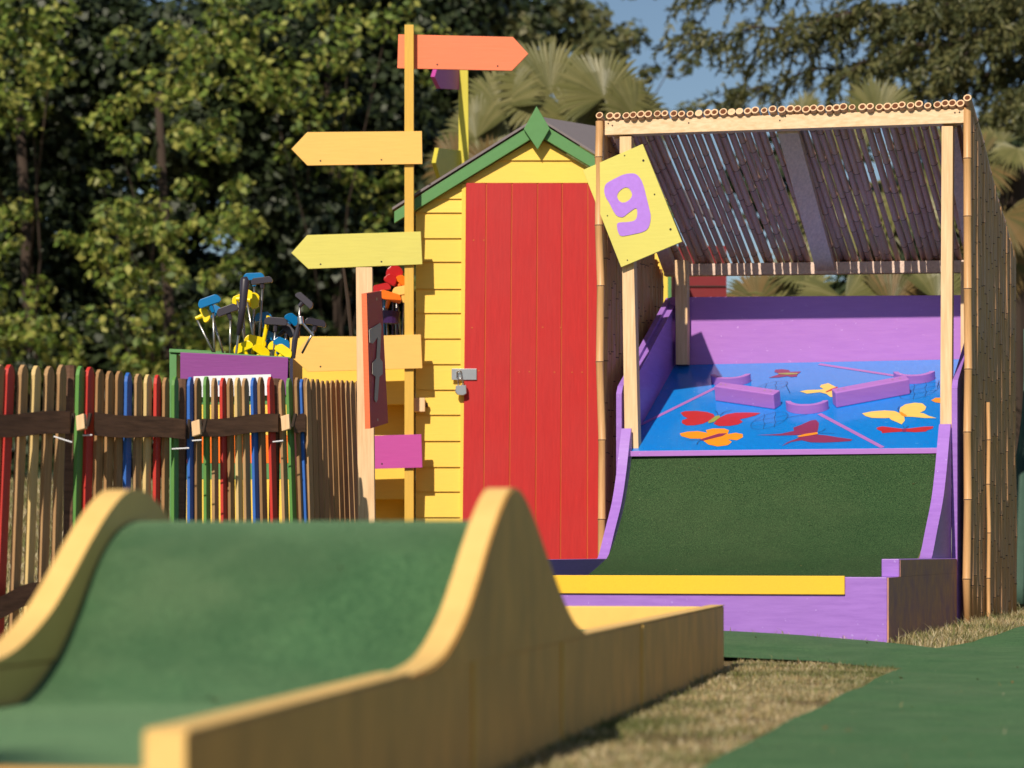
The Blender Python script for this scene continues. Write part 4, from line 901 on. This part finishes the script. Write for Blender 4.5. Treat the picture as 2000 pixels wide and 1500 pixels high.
# cedar
def cedar():
    Y = 31.0; base = Vector(((2170-1000)/FP*Y, Y, gz(0, Y))); t = thing('cedar_tree', 'cedar with long drooping needle boughs across the top right sky', 'tree', base)
    mb = MB(); mb.tube([base, base+Vector((0, 0, 3)), base+Vector((.1, 0, 7))], [.28, .22, .12], 10); obj('trunk', mb, M['bark'], t, smooth=True)
    rr = random.Random(3); P = []; D = []
    B = [((2170, -60), (1560, 60), (1335, 75)), ((2170, 20), (1700, 110), (1400, 190)), ((2170, -160), (1600, -60), (1350, -10)), ((2170, 60), (1800, 60), (1640, 150)), ((2170, 110), (1880, 130), (1760, 190)), ((2170, 10), (1850, -20), (1560, 40)), ((2170, -60), (1900, 30), (1700, 60)), ((2170, 160), (2000, 200), (1900, 260)), ((2170, 0), (1950, 60), (1830, 130)), ((2170, -100), (1750, 0), (1480, 110)), ((2170, -40), (1980, 0), (1800, 20)), ((2170, 120), (2050, 160), (1960, 200))]
    for bi, (p0, p1, p2) in enumerate(B):
        dy = [0, rr.uniform(-1.5, .5), rr.uniform(-2.0, 1.0)]; a, b_, c = (W(*p, Y+d) for p, d in zip((p0, p1, p2), dy)); K = 16; L = []
        for k in range(K+1): s = k/K; L.append(a*(1-s)**2+b_*2*s*(1-s)+c*s*s+Vector((0, 0, .05*math.sin(k*1.7+bi))))
        mb = MB(); mb.tube(L, [.03*(1-k/K)+.008 for k in range(K+1)], 6); obj('bough', mb, M['bark'], t, smooth=True)
        for k in range(3, K+1):
            for q in range(9):
                o = L[k]+Vector((rr.uniform(-.18, .18), rr.uniform(-.4, .4), rr.uniform(-.04, .07))); ln = rr.uniform(.15, .6)*(1.1-.4*k/K); dr = Vector((rr.uniform(-.9, .3), rr.uniform(-.6, .6), rr.uniform(-.9, -.1))).normalized()
                for j in range(int(ln/.012)):
                    s = j*.012; pt = o+dr*s+Vector((0, 0, -.6*s*s)); P.append(pt-base); D.append((dr+Vector((rr.uniform(-1, 1), rr.uniform(-1, 1), rr.uniform(-1, 1)))*.85).normalized())
    # needle tufts: slim quads
    P = np.array([tuple(p) for p in P]); D = np.array([tuple(d) for d in D]); n = len(P)
    s = np.cross(D, rng.normal(size=(n, 3))); s /= np.linalg.norm(s, axis=1, keepdims=True); L = rng.uniform(.05, .10, n)[:, None]; w_ = .013
    V = np.stack([P-s*w_, P+s*w_, P+D*L+s*w_*.5, P+D*L-s*w_*.5], 1).reshape(-1, 3)
    me = bpy.data.meshes.new('foliage'); me.vertices.add(4*n); me.vertices.foreach_set('co', V.astype(np.float32).ravel()); me.loops.add(4*n); me.loops.foreach_set('vertex_index', np.arange(4*n, dtype=np.int32)); me.polygons.add(n)
    me.polygons.foreach_set('loop_start', np.arange(0, 4*n, 4, dtype=np.int32)); me.polygons.foreach_set('loop_total', np.full(n, 4, dtype=np.int32)); me.materials.append(M['needle']); me.update(calc_edges=True); me.validate()
    o = bpy.data.objects.new('foliage', me); C.objects.link(o); o.parent = t
cedar()

# fan palms
def fan(par, c, hub, r, nrm, up, mat, spread=150, nseg=34, droop=.1, rr=random):
    # c: hub position; blades radiate in the plane normal to nrm
    nrm = nrm.normalized(); up = (up-nrm*up.dot(nrm)).normalized(); sd_ = nrm.cross(up); mb = MB()
    for k in range(nseg):
        a = R(-spread+2*spread*k/(nseg-1)+rr.uniform(-1.5, 1.5)); d = up*math.cos(a)+sd_*math.sin(a); L = r*rr.uniform(.85, 1.05)*(1-.15*abs(a)/math.pi); wv = d.cross(nrm)
        wd = r*.046; p1 = c+d*L*.5; p2 = c+d*L*.8-ZZ*droop*L*.25-nrm*.0; p3 = c+d*L-ZZ*droop*L*.8; f = nrm*wd*.5
        mb.add([c, p1+wv*wd+f*0, p1+f, p1-wv*wd, p2+wv*wd*.55, p2+f*.5, p2-wv*wd*.55, p3], [[0, 1, 2], [0, 2, 3], [1, 4, 5, 2], [2, 5, 6, 3], [4, 7, 5], [5, 7, 6]])
    mb.tube([hub, hub.lerp(c, .5)+ZZ*.04, c], [.018, .012, .008], 5)
    return obj('frond', mb, mat, par, fix=False)
def palm(label, cpx, cpy, Y, fans, group='fan palms behind the huts', trunk=True, seed=1, auto=0, rpx=120):
    rr = random.Random(seed); crown = W(cpx, cpy, Y); base = Vector((crown.x, Y, gz(0, Y))); t = thing('fan_palm', label, 'palm tree', base, group)
    mb = MB(); K = 12; mb.tube([base.lerp(crown, k/K) for k in range(K+1)], [.13+.012*(k % 2) for k in range(K+1)], 10); obj('trunk', mb, M['bark'], t)
    for (x, y, r, nx, ny, nz, dry) in fans:
        c = W(x, y, Y+rr.uniform(-.5, -.1)); fan(t, c, crown, r*Y/FP, Vector((nx, ny, nz)), (c-crown)+ZZ*.05, M['palmd'] if dry else M['palm'], 145, 54, .12, rr)
    for k in range(auto):
        a = rr.uniform(0, 6.283); e_ = rr.uniform(-.6, 1.0); d = Vector((math.cos(a), math.sin(a)*.8, e_)).normalized(); c = crown+d*rpx*rr.uniform(.5, .9)*Y/FP
        fan(t, c, crown, rpx*rr.uniform(.7, 1.0)*Y/FP, (Vector((-d.z*d.x, -.6, .8)).normalized()+d*.3), d, M['palmd'] if e_ < -.25 else M['palm'], 120, 34, .25 if e_ < 0 else .12, rr)
palm('fan palm with one broad frond facing us above the green gable', 1120, 300, 25, [(1075, 180, 135, .15, -1, .25, 0), (1180, 190, 125, .35, -1, .3, 0), (1240, 230, 105, .6, -.8, .2, 0), (975, 210, 120, -.5, -.9, .3, 0), (930, 270, 110, -.6, -.7, .1, 0), (1000, 320, 110, -.1, -.9, .5, 1), (890, 330, 90, -.6, -.8, -.1, 1), (1130, 250, 110, .2, -1, .2, 0), (1210, 300, 100, .4, -.9, -.1, 0), (960, 340, 90, -.3, -.9, -.2, 1)], auto=5, seed=2, rpx=115)
palm('fan palm with a pale half round frond above the bamboo roof', 1730, 420, 24, [(1715, 232, 100, .05, -1, .1, 0), (1570, 230, 62, -.7, -.7, .1, 0), (1640, 300, 90, -.3, -.9, .2, 0), (1800, 290, 95, .4, -.9, .1, 0)], auto=12, seed=4, rpx=140)
palm('low fan palm with yellowing fronds behind the purple back board', 1620, 600, 21, [(1560, 590, 110, -.2, -1, .3, 0), (1650, 585, 120, .1, -1, .3, 0), (1740, 600, 110, .3, -1, .2, 1), (1830, 590, 110, .3, -1, .2, 0), (1480, 590, 90, -.4, -1, .2, 1)], auto=5, seed=6, rpx=110)
palm('fan palm with browning fronds at the right edge', 1980, 330, 26, [(1910, 320, 95, -.3, -.9, .3, 1), (1960, 420, 95, 0, -1, .3, 1), (1950, 500, 90, .2, -1, .1, 1)], auto=3, seed=8, rpx=105)

# tree behind the viewpoint whose crown shades the nearest turf
def shade_tree():
    rr = random.Random(11); base = Vector((4.6, -1.6, gz(4, -3))); t = thing('broadleaf_tree', 'overhanging tree behind the viewpoint, shading the nearest turf in streaks', 'tree', base)
    mb = MB(); mb.tube([base, base+Vector((-.2, 0, 2.5)), base+Vector((-.8, .4, 5.0))], [.2, .16, .1], 10)
    cs = []; rs = []
    for (gx, gy, n_) in ((2.0, 4.7, 16), (2.6, 5.6, 9), (-.62, 3.05, 4)):
        for _ in range(n_):
            h = rr.uniform(4.6, 6.2); p = Vector((gx+rr.uniform(-.9, .9)*(1 if gx > 0 else .25), gy+rr.uniform(-.5, .5)*(1 if gx > 0 else .12), 0))-LD*(h/-LD.z); cs.append(tuple(p-base)); rs.append(rr.uniform(.07, .16))
            if gx > 0 and rr.random() < .5: mb.tube([base+Vector((-.8, .4, 5.0)), base.lerp(p, .6)+Vector((0, 0, 2.2)), p], [.035, .02, .01], 5)
    obj('trunk', mb, M['bark'], t); P, Nn = clumps(cs, rs, 20); P = P*1.0; leaf_mesh('crown', P, Nn, .05, M['leafm'], t, .5)
shade_tree()

# fallen leaves and bits lying on the turf
def litter():
    P = []; rr = random.Random(21)
    while len(P) < 90:
        x = rr.uniform(.2, 2.6); y = rr.uniform(4.2, 9.0)
        if inpoly(x, y, path_pts): P.append((x, y, gz(x, y)+.014))
    for _ in range(9):
        i = rr.randrange(len(tpro)); P.append(tuple(LP(tpro[i][0], rr.uniform(.08, .6), tpro[i][1]+.004)))
    for _ in range(10):
        i = rr.randrange(len(turfp)); v, z = turfp[i]; P.append(tuple(SL(rr.uniform(.2, 1.35), v*.95-.003, z+.004)))
    P = np.array(P); Nn = np.array([[rr.uniform(-.5, .5), rr.uniform(-.5, .5), 1] for _ in P]); Nn /= np.linalg.norm(Nn, axis=1, keepdims=True)
    o = leaf_mesh('leaf_litter', P, Nn, .007, M['palmd'], None, .55); tag(o, 'small dry leaf bits scattered over the green turf', 'leaves', kind='stuff')
litter()
